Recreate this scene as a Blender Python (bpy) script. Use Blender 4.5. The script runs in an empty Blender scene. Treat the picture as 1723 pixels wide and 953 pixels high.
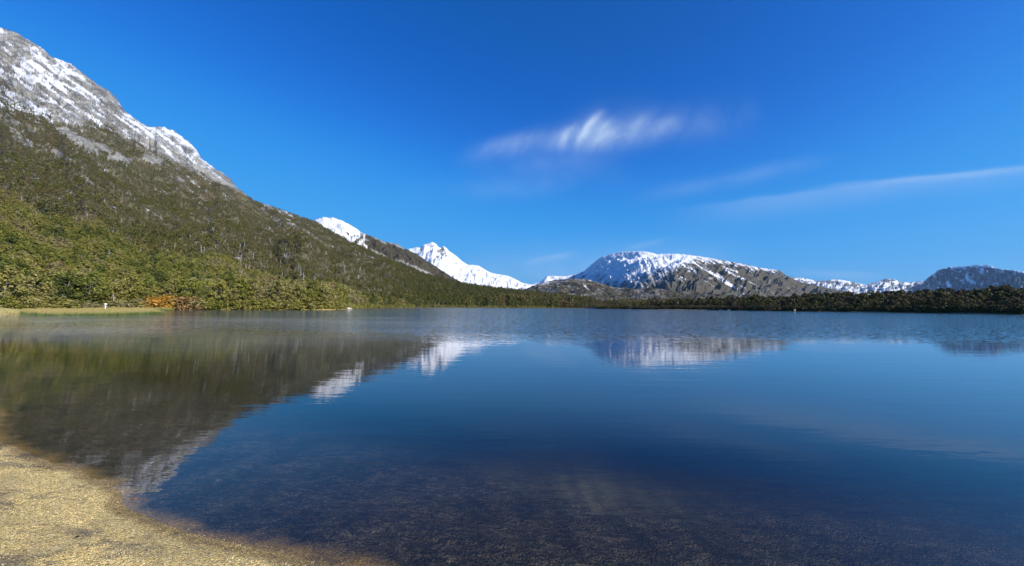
import bpy, bmesh, math, random
import numpy as np
from mathutils import Matrix, Vector

random.seed(7)
RNG = np.random.default_rng(11)
sc = bpy.context.scene
COL = sc.collection
rad = math.radians

# ------------------------------------------------------------------ camera
W0, H0, F0 = 1723.0, 953.0, 640.0          # photograph size and focal length in its pixels
CAMZ = 1.75
ROT = Matrix.Rotation(rad(90 + 3.58), 3, 'X') @ Matrix.Rotation(rad(0.352), 3, 'Z')
cam_d = bpy.data.cameras.new('camera')
cam_d.sensor_width = 36.0
cam_d.lens = F0 / W0 * 36.0
cam_d.clip_start, cam_d.clip_end = 0.05, 60000
cam = bpy.data.objects.new('camera', cam_d)
cam.matrix_world = Matrix.Translation((0, 0, CAMZ)) @ ROT.to_4x4()
COL.objects.link(cam)
sc.camera = cam

# ------------------------------------------------------------------ light
SUN_AZ, SUN_EL = 124.0, 28.0
sdir = Vector((math.sin(rad(SUN_AZ)) * math.cos(rad(SUN_EL)), math.cos(rad(SUN_AZ)) * math.cos(rad(SUN_EL)), math.sin(rad(SUN_EL))))
sl = bpy.data.lights.new('sun', 'SUN')
sl.energy, sl.angle, sl.color = 4.8, rad(0.53), (1.0, 0.93, 0.82)
so = bpy.data.objects.new('sun', sl)
so.rotation_euler = sdir.to_track_quat('Z', 'Y').to_euler()
so.location = (40, -20, 60)
COL.objects.link(so)
sc.view_settings.view_transform = 'Standard'
sc.view_settings.look = 'None'
sc.view_settings.exposure = 0.45
sc.cycles.use_denoising = True
sc.cycles.max_bounces = 6; sc.cycles.diffuse_bounces = 2; sc.cycles.glossy_bounces = 3; sc.cycles.volume_bounces = 0; sc.cycles.transmission_bounces = 3
sc.view_settings.gamma = 1.0
sc.view_settings.use_curve_mapping = False

# ------------------------------------------------------------------ node helpers
def nd(nt, typ, ins=None, **props):
    n = nt.nodes.new(typ)
    for k, v in props.items():
        setattr(n, k, v)
    for k, v in (ins or {}).items():
        s = n.inputs[k]
        if isinstance(v, bpy.types.NodeSocket):
            nt.links.new(v, s)
        else:
            s.default_value = v
    return n

def mth(nt, op, a, b=None, c=None, clamp=False):
    ins = {0: a}
    if b is not None: ins[1] = b
    if c is not None: ins[2] = c
    return nd(nt, 'ShaderNodeMath', ins, operation=op, use_clamp=clamp).outputs[0]

def mixc(nt, f, a, b, blend='MIX'):
    n = nt.nodes.new('ShaderNodeMix'); n.data_type = 'RGBA'; n.blend_type = blend
    for i, v in ((0, f), (6, a), (7, b)):
        s = n.inputs[i]
        if isinstance(v, bpy.types.NodeSocket): nt.links.new(v, s)
        elif i == 0: s.default_value = v
        else: s.default_value = (*v, 1) if len(v) == 3 else v
    return n.outputs[2]

def sstep(nt, x, a, b):
    return nd(nt, 'ShaderNodeMapRange', {0: x, 1: a, 2: b, 3: 0.0, 4: 1.0}, interpolation_type='SMOOTHSTEP').outputs[0]

def noise(nt, vec, scale, detail=4, rough=0.55, dist=0.0, out=0):
    ins = {'Scale': scale, 'Detail': detail, 'Roughness': rough, 'Distortion': dist}
    if vec is not None: ins['Vector'] = vec
    return nd(nt, 'ShaderNodeTexNoise', ins).outputs[out]

def mapping(nt, vec, scale=(1, 1, 1), rot=(0, 0, 0), loc=(0, 0, 0)):
    return nd(nt, 'ShaderNodeMapping', {'Vector': vec, 'Scale': scale, 'Rotation': rot, 'Location': loc}).outputs[0]

def attr(nt, name, typ='GEOMETRY', out='Fac'):
    return nd(nt, 'ShaderNodeAttribute', attribute_name=name, attribute_type=typ).outputs[out]

def new_mat(name):
    m = bpy.data.materials.new(name); m.use_nodes = True
    m.node_tree.nodes.clear()
    return m, m.node_tree

def finish(nt, shader, vol=None, disp=None):
    o = nt.nodes.new('ShaderNodeOutputMaterial')
    if shader is not None: nt.links.new(shader, o.inputs[0])
    if vol is not None: nt.links.new(vol, o.inputs[1])
    return o

def bsdf(nt, col, rough=0.9, normal=None, spec=0.2, **kw):
    ins = {'Base Color': col if isinstance(col, bpy.types.NodeSocket) else (*col, 1), 'Roughness': rough, 'Specular IOR Level': spec}
    if normal is not None: ins['Normal'] = normal
    ins.update(kw)
    return nd(nt, 'ShaderNodeBsdfPrincipled', ins).outputs[0]

def bump(nt, h, strength=1.0, dist=1.0):
    return nd(nt, 'ShaderNodeBump', {'Height': h, 'Strength': strength, 'Distance': dist}).outputs[0]

# ------------------------------------------------------------------ image <-> world
Rm = np.array(ROT)
def ray(px, py):
    px, py = np.broadcast_arrays(np.asarray(px, float), np.asarray(py, float))
    l = np.stack([(px - W0 / 2) / F0, -(py - H0 / 2) / F0, -np.ones_like(px)], -1)
    return l @ Rm.T
def at_depth(px, py, Y):
    r = ray(px, py)
    k = (np.asarray(Y, float) / r[..., 1])[..., None]
    return r * k + np.array([0, 0, CAMZ])
def on_plane(px, py, z=0.0):
    r = ray(px, py)
    k = ((z - CAMZ) / r[..., 2])[..., None]
    return r * k + np.array([0, 0, CAMZ])
def hor(px):
    return 511.2 + np.asarray(px, float) * 10.6 / 1723
def project(X, Y, Z):
    p = np.stack([X, Y, Z - CAMZ], -1) @ Rm
    return W0 / 2 + F0 * p[..., 0] / -p[..., 2], H0 / 2 - F0 * p[..., 1] / -p[..., 2]
def uv(px, py):
    r = ray(px, py)
    return float(r[..., 0] / r[..., 1]), float(r[..., 2] / r[..., 1])

# ------------------------------------------------------------------ world: sky and cirrus
world = bpy.data.worlds.new('World'); sc.world = world; world.use_nodes = True
nt = world.node_tree
for n in list(nt.nodes): nt.nodes.remove(n)
sky = nd(nt, 'ShaderNodeTexSky', sky_type='NISHITA', sun_disc=False, sun_elevation=rad(SUN_EL), sun_rotation=rad(SUN_AZ),
         altitude=800, air_density=1.0, dust_density=0.1, ozone_density=3.0)
sk = nd(nt, 'ShaderNodeVectorMath', {0: sky.outputs[0], 3: 0.1}, operation='SCALE').outputs[0]
cur = nt.nodes.new('ShaderNodeRGBCurve')
cm = cur.mapping
cm.extend = 'HORIZONTAL'
for ci, pts in enumerate([
        [(0, 0), (.06, .002), (.09, .008), (.17, .038), (.33, .085), (1, .2)],
        [(0, 0), (.10, .085), (.15, .13), (.29, .32), (.55, .44), (1, .60)],
        [(0, 0), (.21, .40), (.28, .56), (.46, .84), (.72, .93), (1, .97)]]):
    c = cm.curves[ci]
    while len(c.points) < len(pts): c.points.new(0.5, 0.5)
    for p, (x, y) in zip(c.points, pts):
        p.location = (x, y); p.handle_type = 'AUTO_CLAMPED'
cm.update()
nt.links.new(sk, cur.inputs['Color'])
tc = nd(nt, 'ShaderNodeTexCoord')
sx = nd(nt, 'ShaderNodeSeparateXYZ', {0: tc.outputs['Generated']})
yy = mth(nt, 'MAXIMUM', sx.outputs[1], 0.05)
cu = mth(nt, 'DIVIDE', sx.outputs[0], yy)
cv = mth(nt, 'DIVIDE', sx.outputs[2], yy)
cuv = nd(nt, 'ShaderNodeCombineXYZ', {0: cu, 1: cv, 2: 0.0}).outputs[0]
front = sstep(nt, sx.outputs[1], 0.1, 0.3)

def streak(A, B, wup, wdn, amp, nscale, nlow, nhigh, fade=0.25, curve=0.0, seed=0.0, turb=0.02):
    """soft elongated veil from A to B (directions on the sky), fibrous along its length"""
    (ax, ay), (bx, by) = uv(*A), uv(*B)
    L = math.hypot(bx - ax, by - ay); dx, dy = (bx - ax) / L, (by - ay) / L
    wn = noise(nt, mapping(nt, cuv, (3, 3, 1), loc=(seed, 2 * seed, seed)), 2.0, 1)
    ux = mth(nt, 'SUBTRACT', cu, ax); vy0 = mth(nt, 'SUBTRACT', cv, ay)
    vy = mth(nt, 'MULTIPLY_ADD', mth(nt, 'SUBTRACT', wn, 0.5), turb, vy0)
    s = mth(nt, 'ADD', mth(nt, 'MULTIPLY', ux, dx / L), mth(nt, 'MULTIPLY', vy, dy / L))
    t = mth(nt, 'ADD', mth(nt, 'MULTIPLY', ux, -dy), mth(nt, 'MULTIPLY', vy, dx))
    if curve:
        t = mth(nt, 'ADD', t, mth(nt, 'MULTIPLY', mth(nt, 'MULTIPLY', s, mth(nt, 'SUBTRACT', s, 1.0)), curve))
    env = mth(nt, 'MULTIPLY', sstep(nt, s, 0.0, fade), sstep(nt, s, 1.0, 1 - fade))
    up = mth(nt, 'DIVIDE', mth(nt, 'MAXIMUM', t, 0.0), wup)
    dn = mth(nt, 'DIVIDE', mth(nt, 'MINIMUM', t, 0.0), wdn)
    q = mth(nt, 'ADD', mth(nt, 'MULTIPLY', up, up), mth(nt, 'MULTIPLY', dn, dn))
    g = mth(nt, 'EXPONENT', mth(nt, 'MULTIPLY', q, -1.0))
    st = nd(nt, 'ShaderNodeCombineXYZ', {0: s, 1: t, 2: seed}).outputs[0]
    fn = noise(nt, mapping(nt, st, nscale), 1.0, 4, 0.6)
    f = sstep(nt, fn, nlow, nhigh)
    return mth(nt, 'MULTIPLY', mth(nt, 'MULTIPLY', mth(nt, 'MULTIPLY', env, g), f), amp), s, t

parts = []
def add(x): parts.append(x[0] if isinstance(x, tuple) else x)
# main plume and its hooked strands; fibres lean up to the right across it
fw = nd(nt, 'ShaderNodeVectorMath', {0: cuv, 1: nd(nt, 'ShaderNodeVectorMath', {0: noise(nt, cuv, 7.0, 3, .6, out=1), 3: .07}, operation='SCALE').outputs[0]}, operation='ADD').outputs[0]
fib = noise(nt, mapping(nt, mapping(nt, fw, rot=(0, 0, rad(-52))), (4.5, 17, 1)), 1.0, 6, .62, .4)
fib = mth(nt, 'MULTIPLY_ADD', sstep(nt, fib, .25, .75), .62, .42)
plume = [streak((745, 274), (1090, 222), .024, .036, .38, (2.5, 7, 1), .0, .75, .40, .10, 1.3, .03)[0],
         streak((850, 262), (1230, 196), .040, .042, .34, (2.5, 5, 1), .0, .75, .45, .05, 2.2, .04)[0],
         streak((930, 246), (1130, 214), .065, .030, .30, (3, 5, 1), .05, .7, .45, .0, 22.2, .04)[0]]
for A, B, wid, amp in [((938, 258), (980, 204), .009, .36), ((966, 252), (1026, 180), .010, .66), ((1000, 242), (1038, 194), .010, .40), ((1046, 240), (1104, 188), .014, .20), ((1082, 236), (1160, 196), .016, .16)]:
    plume.append(streak(A, B, wid, wid * 1.5, amp, (2.5, 5, 1), .0, .7, .45, .05, A[0] * .013, .012)[0])
pt = plume[0]
for p in plume[1:]: pt = mth(nt, 'ADD', pt, p)
add(mth(nt, 'MULTIPLY', pt, fib))
add(streak((780, 286), (1080, 262), .02, .045, .14, (3, 8, 1), .1, .85, .45, 0.0, 4.1, .05))
# faint right end, long band at the right, small streaks, low veils
add(streak((1120, 225), (1300, 180), .05, .05, .10, (3, 6, 1), .2, .7, .4, 0, 3.3))
add(streak((1080, 365), (1850, 268), .008, .045, .17, (4, 12, 1), .05, .6, .30, .03, 5.5))
add(streak((1300, 322), (1900, 268), .006, .012, .15, (4, 12, 1), .05, .6, .30, 0, 6.5))
add(streak((1040, 340), (1430, 262), .02, .02, .12, (3, 8, 1), .2, .7, .4, 0, 8.5))
add(streak((1040, 420), (1140, 400), .006, .010, .14, (2, 4, 1), .1, .6, .4, 0, 9.5))
add(streak((860, 448), (990, 422), .007, .010, .16, (2, 6, 1), .1, .6, .4, 0, 10.5))
add(streak((700, 470), (1300, 455), .06, .03, .34, (3, 5, 1), .2, .7, .3, 0, 11.5))
add(streak((1300, 460), (1520, 463), .008, .012, .18, (2, 4, 1), .1, .6, .4, 0, 12.5))
add(streak((640, 330), (1100, 300), .03, .03, .10, (3, 6, 1), .2, .7, .4, 0, 13.5))
tot = parts[0]
for p in parts[1:]: tot = mth(nt, 'ADD', tot, p)
tot = mth(nt, 'MULTIPLY', mth(nt, 'MINIMUM', tot, 0.8), front)
skycol = mixc(nt, tot, cur.outputs[0], (0.62, 0.78, 1.0))
back = nd(nt, 'ShaderNodeVectorMath', {0: skycol, 3: 10.0 / 2 ** 0.45}, operation='SCALE').outputs[0]
bg = nd(nt, 'ShaderNodeBackground', {'Color': back, 'Strength': 0.1})
wo = nd(nt, 'ShaderNodeOutputWorld', {0: bg.outputs[0]})
world.cycles.sampling_method = 'AUTOMATIC'

# ------------------------------------------------------------------ numpy noise
_perm = np.random.default_rng(3).permutation(4096).astype(np.int64)
_ang = np.random.default_rng(4).random(4096) * 2 * np.pi
_gx, _gy = np.cos(_ang), np.sin(_ang)
def gnoise(x, y, seed=0):
    x = np.asarray(x, float); y = np.asarray(y, float)
    xi = np.floor(x).astype(np.int64); yi = np.floor(y).astype(np.int64)
    fx, fy = x - xi, y - yi
    def h(a, b): return _perm[(_perm[(a + seed * 131) & 4095] + b) & 4095]
    def dt(a, b, dx, dy):
        k = h(a, b); return _gx[k] * dx + _gy[k] * dy
    u = fx * fx * fx * (fx * (fx * 6 - 15) + 10); v = fy * fy * fy * (fy * (fy * 6 - 15) + 10)
    n0 = dt(xi, yi, fx, fy) * (1 - u) + dt(xi + 1, yi, fx - 1, fy) * u
    n1 = dt(xi, yi + 1, fx, fy - 1) * (1 - u) + dt(xi + 1, yi + 1, fx - 1, fy - 1) * u
    return (n0 * (1 - v) + n1 * v) * 1.5
def fbm(x, y, octs=5, seed=0, rough=0.5):
    s, a, f = 0, 1.0, 1.0
    for i in range(octs):
        s = s + a * gnoise(x * f + 17.3 * i, y * f - 9.1 * i, seed + i); a *= rough; f *= 2.03
    return s
def ridged(x, y, octs=5, seed=0, rough=0.5):
    s, a, f = 0, 1.0, 1.0
    for i in range(octs):
        s = s + a * (1 - np.abs(gnoise(x * f + 5.3 * i, y * f + 3.1 * i, seed + i)) * 2); a *= rough; f *= 2.03
    return s / 2
def smooth(x, a, b):
    t = np.clip((np.asarray(x, float) - a) / (b - a), 0, 1); return t * t * (3 - 2 * t)

# ------------------------------------------------------------------ object helpers
def tag(o, label=None, cat=None, group=None, kind=None):
    if label: o['label'] = label
    if cat: o['category'] = cat
    if group: o['group'] = group
    if kind: o['kind'] = kind
    return o
def mesh_np(name, verts, faces, mat, attrs=None, smooth_shade=True, up=False):
    """faces: (n,k) int array"""
    me = bpy.data.meshes.new(name)
    verts = np.asarray(verts, np.float32); faces = np.asarray(faces, np.int32)
    if up:                                   # sheets: make every face look upwards
        a, b, c = verts[faces[:, 0]], verts[faces[:, 1]], verts[faces[:, 2]]
        if np.cross(b - a, c - a)[:, 2].sum() < 0: faces = faces[:, ::-1]
    nv, (nf, k) = len(verts), faces.shape
    me.vertices.add(nv); me.vertices.foreach_set('co', verts.ravel())
    me.loops.add(nf * k); me.loops.foreach_set('vertex_index', faces.ravel())
    me.polygons.add(nf)
    me.polygons.foreach_set('loop_start', np.arange(0, nf * k, k, dtype=np.int32))
    me.polygons.foreach_set('use_smooth', np.full(nf, smooth_shade))
    for an, av in (attrs or {}).items():
        a = me.attributes.new(an, 'FLOAT', 'POINT'); a.data.foreach_set('value', np.asarray(av, np.float32).ravel())
    me.update(calc_edges=True)
    if mat: me.materials.append(mat)
    return me
def link(name, me, parent=None):
    o = bpy.data.objects.new(name, me); COL.objects.link(o)
    if parent: o.parent = parent
    return o
def grid_faces(nu, nv, wrap=False):
    i = np.arange(nu if wrap else nu - 1)[:, None]; j = np.arange(nv - 1)[None, :]
    a = i * nv + j; b = ((i + 1) % nu) * nv + j
    return np.stack([a, b, b + 1, a + 1], -1).reshape(-1, 4)

# ------------------------------------------------------------------ lake outline
near = on_plane(np.array([0, 60, 130, 208, 224, 288, 332, 408, 500, 562]),
                np.array([745, 768, 795, 828, 856, 881, 896, 918, 936, 953]))[:, :2]
farpts = [(0, 62), (40, 68), (60, 88), (120, 112), (180, 122), (290, 133), (430, 143), (560, 160), (586, 186), (605, 262), (650, 335), (700, 410),
          (850, 580), (1000, 700), (1003, 440), (1080, 385), (1229, 290), (1300, 255), (1400, 229), (1550, 185), (1723, 146)]
def col_dir(px):
    r = ray(px, hor(px)); return r[..., 0] / r[..., 1]
far = [(float(col_dir(p)) * Y, Y) for p, Y in farpts]
poly = [tuple(p) for p in near] + [(0.75, 1.85), (3, 1.35), (8, 0.5), (20, -1), (60, -3), (150, 5), (240, 50), (232, 105)] \
     + far[::-1] + [(-98, 48), (-70, 33), (-40, 21), (-20, 12.5), (-10, 7.4)]
poly = np.array(poly)
def lake_sd(x, y):
    """signed distance to the lake edge: positive on land"""
    sh = x.shape; x = x.ravel(); y = y.ravel()
    d = np.full(x.shape, 1e18); ins = np.zeros(x.shape, bool)
    n = len(poly)
    for i in range(n):
        ax, ay = poly[i]; bx, by = poly[(i + 1) % n]
        ex, ey = bx - ax, by - ay
        t = np.clip(((x - ax) * ex + (y - ay) * ey) / (ex * ex + ey * ey), 0, 1)
        d = np.minimum(d, (x - ax - t * ex) ** 2 + (y - ay - t * ey) ** 2)
        c = ((ay > y) != (by > y)) & (x < ex * (y - ay) / (ey if ey else 1e-9) + ax)
        ins ^= c
    d = np.sqrt(d)
    return np.where(ins, -d, d).reshape(sh)
def ground_z(x, y, sd=None):
    sd = lake_sd(x, y) if sd is None else sd
    r = np.hypot(x, y)
    nf = smooth(r, 8, 40)
    wob = fbm(x / 1.3, y / 1.3, 3, 21) * 0.10 * (1 - nf) + fbm(x / 9, y / 9, 4, 22) * 1.2 * nf
    s2 = sd + wob * np.clip(np.abs(sd) * 2 + .4, 0, 1)
    near_land = 0.115 * np.clip(s2, 0, 5) + 0.03 * np.clip(s2 - 5, 0, 100)
    far_land = np.minimum(0.16 * np.clip(s2, 0, 5), 5) + 0.015 * np.clip(s2 - 5, 0, 400)
    land = near_land * (1 - nf) + far_land * nf
    lake = -(0.10 * np.clip(-s2, 0, .8) + 0.2 * np.clip(-s2 - .8, 0, 12) + 0.1 * np.clip(-s2 - 13, 0, 60))
    z = np.where(s2 > 0, land, lake)
    z = z + (1 - nf) * (fbm(x / .9, y / .35 + x * .9, 4, 31) * 0.020 + fbm(x / .16, y / .16, 3, 35) * 0.004) * smooth(np.abs(s2), 0, .3)
    z = z + nf * smooth(s2, 2, 30) * fbm(x / 30, y / 30, 4, 36) * 1.0
    return z, s2

# gravel, mud and forest floor
def mat_ground():
    m, nt = new_mat('ground')
    g = nd(nt, 'ShaderNodeNewGeometry').outputs['Position']
    sd = attr(nt, 'shore')
    gd = nd(nt, 'ShaderNodeVectorMath', {0: mapping(nt, g, (1, 1, 0)), 1: noise(nt, g, 9, 2, out=1)}, operation='ADD').outputs[0]
    v1 = nd(nt, 'ShaderNodeTexVoronoi', {'Vector': g, 'Scale': 105.0, 'Randomness': 1.0})
    v2 = nd(nt, 'ShaderNodeTexVoronoi', {'Vector': g, 'Scale': 52.0, 'Randomness': 1.0})
    c1 = nd(nt, 'ShaderNodeSeparateColor', {0: v1.outputs['Color']}).outputs
    c2 = nd(nt, 'ShaderNodeSeparateColor', {0: v2.outputs['Color']}).outputs
    ramp = nt.nodes.new('ShaderNodeValToRGB'); e = ramp.color_ramp.elements
    e[0].position = 0.0; e[0].color = (.17, .135, .075, 1); e[1].position = 1.0; e[1].color = (.86, .76, .53, 1)
    for p, c in ((.25, (.50, .36, .125)), (.5, (.70, .50, .175)), (.8, (.86, .64, .25))):
        x = e.new(p); x.color = (*c, 1)
    nt.links.new(mth(nt, 'MULTIPLY_ADD', c1[0], .8, mth(nt, 'MULTIPLY', c2[0], .2)), ramp.inputs[0])
    sand = ramp.outputs[0]
    # darker grey patches of coarser grit on the beach
    pn = noise(nt, mapping(nt, g, (.9, 2.2, 1), rot=(0, 0, .45)), 1.7, 5, 0.6, 0.5)
    sand = mixc(nt, mth(nt, 'MULTIPLY', sstep(nt, pn, .50, .66), .75), sand, (.12, .105, .08))
    pn2 = noise(nt, mapping(nt, g, (.8, 2.6, 1), rot=(0, 0, .45)), 4, 4, 0.6, 0.4)
    sand = mixc(nt, mth(nt, 'MULTIPLY', sstep(nt, pn2, .55, .75), .3), sand, (.16, .13, .08))
    # wet rim
    en = mth(nt, 'MULTIPLY_ADD', mth(nt, 'SUBTRACT', noise(nt, g, 2.5, 4), .5), .35, sd)
    wet = sstep(nt, en, .15, .04)
    sand = mixc(nt, mth(nt, 'MULTIPLY', wet, .80), sand, mixc(nt, 1.0, sand, (.42, .36, .30), 'MULTIPLY'))
    # submerged gravel: brown film over it farther out
    rpw = nd(nt, 'ShaderNodeVectorMath', {0: mapping(nt, g, (1, 1, 0), rot=(0, 0, -.15)), 1: nd(nt, 'ShaderNodeVectorMath', {0: noise(nt, g, 1.6, 3, .6, out=1), 3: .55}, operation='SCALE').outputs[0]}, operation='ADD').outputs[0]
    rp = sstep(nt, noise(nt, mapping(nt, rpw, (.42, 1.5, 1)), 15.0, 4, .7, .4), .38, .68)
    grain = mth(nt, 'MULTIPLY', mth(nt, 'MULTIPLY_ADD', c1[1], .8, mth(nt, 'MULTIPLY', c2[1], .2)), mth(nt, 'MULTIPLY_ADD', rp, .62, .42))
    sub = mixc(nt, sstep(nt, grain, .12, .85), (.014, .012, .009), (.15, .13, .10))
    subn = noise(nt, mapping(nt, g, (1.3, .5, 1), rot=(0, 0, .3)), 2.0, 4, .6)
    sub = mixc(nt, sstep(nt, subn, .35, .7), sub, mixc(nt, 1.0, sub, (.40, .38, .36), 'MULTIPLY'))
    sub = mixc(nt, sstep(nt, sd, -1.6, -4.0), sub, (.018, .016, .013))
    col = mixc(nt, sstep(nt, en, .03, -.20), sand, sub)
    # inland
    inl = noise(nt, g, .35, 5, .6)
    soil = mixc(nt, inl, (.035, .035, .016), (.11, .10, .045))
    r = nd(nt, 'ShaderNodeVectorMath', {0: g}, operation='LENGTH').outputs[1]
    isfar = sstep(nt, r, 30, 50)
    col = mixc(nt, mth(nt, 'MULTIPLY', isfar, sstep(nt, sd, 1.2, 2.6)), col, soil)
    col = mixc(nt, mth(nt, 'SUBTRACT', 1.0, attr(nt, 'sandy')), col, mixc(nt, .75, col, soil))
    h = mth(nt, 'ADD', mth(nt, 'MULTIPLY', v1.outputs['Distance'], -.010), mth(nt, 'MULTIPLY', v2.outputs['Distance'], -.008))
    h = mth(nt, 'MULTIPLY_ADD', noise(nt, g, 22, 3), .012, h)
    # small parallel swash ripples on the lake bed
    wv = nd(nt, 'ShaderNodeTexWave', {'Vector': mapping(nt, g, (1, 1, 0), rot=(0, 0, -1.1)), 'Scale': 6.0, 'Distortion': 6.0, 'Detail': 3.0, 'Detail Scale': 2.0})
    h = mth(nt, 'MULTIPLY_ADD', wv.outputs['Fac'], mth(nt, 'MULTIPLY', sstep(nt, sd, -.1, -.5), .006), h)
    nrm = bump(nt, h, 1.0, 1.0)
    rough = mth(nt, 'MULTIPLY_ADD', wet, -.35, .9)
    finish(nt, bsdf(nt, col, rough, nrm, .3))
    return m

def build_ground():
    na = 900
    rr = np.concatenate([np.linspace(0.0, 9, 300), np.geomspace(9.05, 60, 130), np.geomspace(61, 900, 170), np.geomspace(940, 22000, 30)])
    # finer angular steps in front of the camera
    a = np.concatenate([np.linspace(-62, 62, 700), np.linspace(62, 298, 202)[1:-1]])
    a = np.deg2rad(a); na = len(a)
    A, R = np.meshgrid(a, rr, indexing='ij')
    X, Y = R * np.sin(A), R * np.cos(A)
    z, s2 = ground_z(X, Y)
    px = W0 / 2 + F0 * X / np.maximum(Y, 1e-3)
    strip = smooth(px, 285, 330) * smooth(px, 592, 575) + smooth(px, 60, 20)
    sandy = np.where((Y > 30), np.clip(strip, 0, 1), 1.0)
    me = mesh_np('ground', np.stack([X, Y, z], -1).reshape(-1, 3), grid_faces(na, len(rr), True)[:, ::-1], mat_ground(), {'shore': s2, 'sandy': sandy}, up=True)
    tag(link('ground', me), 'pale gravel beach running down into the lake and on under its far shores', None, None, 'structure')
build_ground()

# ------------------------------------------------------------------ water
def mat_water():
    m, nt = new_mat('water')
    g = nd(nt, 'ShaderNodeNewGeometry')
    P = g.outputs['Position']
    s = nd(nt, 'ShaderNodeSeparateXYZ', {0: P}).outputs
    r = nd(nt, 'ShaderNodeVectorMath', {0: P}, operation='LENGTH').outputs[1]
    # wind-ruffled water starts some way out, calm in the lee of the left shore
    edge = mth(nt, 'MULTIPLY_ADD', mth(nt, 'SUBTRACT', noise(nt, mapping(nt, P, (.35, 1, 1)), .09, 3), .5), 16.0, s[1])
    lee = mth(nt, 'MULTIPLY_ADD', s[0], .9, s[1])          # x + y
    ruff = mth(nt, 'MULTIPLY', sstep(nt, edge, 17, 30), sstep(nt, lee, -25.0, 22.0))
    patch = noise(nt, mapping(nt, P, (.25, 1, 1)), .06, 3, .6)
    ruff = mth(nt, 'MULTIPLY', ruff, mth(nt, 'MULTIPLY_ADD', patch, .9, .5))
    w1 = noise(nt, mapping(nt, P, (.55, 1.35, 1), rot=(0, 0, .12)), 5.5, 3, .55, .2)     # ripples
    w2 = noise(nt, mapping(nt, P, (.24, 1.1, 1), rot=(0, 0, -.06)), 1.6, 4, .55)           # gentle undulation
    w3 = noise(nt, mapping(nt, P, (.18, .8, 1)), .35, 2, .5)
    cat = sstep(nt, noise(nt, mapping(nt, P, (.10, .75, 1), rot=(0, 0, -.30)), .55, 3, .6, .4), .56, .70)  # cat's-paw strips near by
    a1 = mth(nt, 'ADD', mth(nt, 'MULTIPLY_ADD', ruff, .012, .0010), mth(nt, 'MULTIPLY', cat, .0016))
    a2 = mth(nt, 'MULTIPLY_ADD', ruff, .03, .0040)
    h = mth(nt, 'ADD', mth(nt, 'MULTIPLY', w1, a1), mth(nt, 'MULTIPLY', w2, a2))
    h = mth(nt, 'MULTIPLY_ADD', w3, .007, h)
    nb = bump(nt, h, 1.0, 1.0)
    # wind ripples out there are smaller than a pixel: take their slope straight from noise so that it is not averaged away
    fc = noise(nt, mapping(nt, P, (1.0, 1.6, 1)), 3.3, 3, .6, 0, out=1)
    fo = nd(nt, 'ShaderNodeVectorMath', {0: nd(nt, 'ShaderNodeVectorMath', {0: fc, 1: (.5, .5, .5)}, operation='SUBTRACT').outputs[0], 1: (.6, .85, 0.0)}, operation='MULTIPLY').outputs[0]
    fo = nd(nt, 'ShaderNodeVectorMath', {0: fo, 3: ruff}, operation='SCALE').outputs[0]
    nrm = nd(nt, 'ShaderNodeVectorMath', {0: nd(nt, 'ShaderNodeVectorMath', {0: nb, 1: fo}, operation='ADD').outputs[0]}, operation='NORMALIZE').outputs[0]
    ct = mth(nt, 'ABSOLUTE', nd(nt, 'ShaderNodeVectorMath', {0: g.outputs['Incoming'], 1: nrm}, operation='DOT_PRODUCT').outputs['Value'])
    fr = mth(nt, 'MULTIPLY_ADD', mth(nt, 'POWER', mth(nt, 'SUBTRACT', 1.0, ct, clamp=True), 5.0), .98, .02)   # reflectance of water, the same from both sides
    gl = nd(nt, 'ShaderNodeBsdfGlossy', {'Color': (1, 1, 1, 1), 'Roughness': mth(nt, 'MULTIPLY_ADD', ruff, .05, .008), 'Normal': nrm}).outputs[0]
    tr = nd(nt, 'ShaderNodeBsdfTransparent', {'Color': (.95, .90, .78, 1)}).outputs[0]
    # suspended silt sends back a little blue-green light
    bd = nd(nt, 'ShaderNodeBsdfDiffuse', {'Color': mixc(nt, sstep(nt, attr(nt, 'shore'), -5.0, -30.0), (.030, .035, .034), (.048, .080, .115))}).outputs[0]
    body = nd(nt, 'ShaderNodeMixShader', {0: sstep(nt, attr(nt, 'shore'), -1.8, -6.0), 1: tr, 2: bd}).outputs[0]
    mx = nd(nt, 'ShaderNodeMixShader', {0: fr, 1: body, 2: gl}).outputs[0]
    finish(nt, mx)
    return m
def build_water():
    rr = np.concatenate([np.linspace(1.0, 12, 80), np.geomspace(12.5, 1200, 110)])
    a = np.deg2rad(np.linspace(-115, 115, 300))
    A, R = np.meshgrid(a, rr, indexing='ij'); X, Y = R * np.sin(A), R * np.cos(A)
    sd = lake_sd(X, Y)
    F = grid_faces(len(a), len(rr))[:, ::-1]
    keep = (sd.ravel()[F] < 6).any(1)
    F = F[keep]; used, inv = np.unique(F, return_inverse=True)
    V = np.stack([X, Y, 0 * X], -1).reshape(-1, 3)[used]
    me = mesh_np('water', V, inv.reshape(F.shape), mat_water(), {'shore': sd.ravel()[used]}, up=True)
    tag(link('water', me), 'calm mountain lake, mirror smooth near the beach and ruffled farther out', None, None, 'structure')
build_water()

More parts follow.
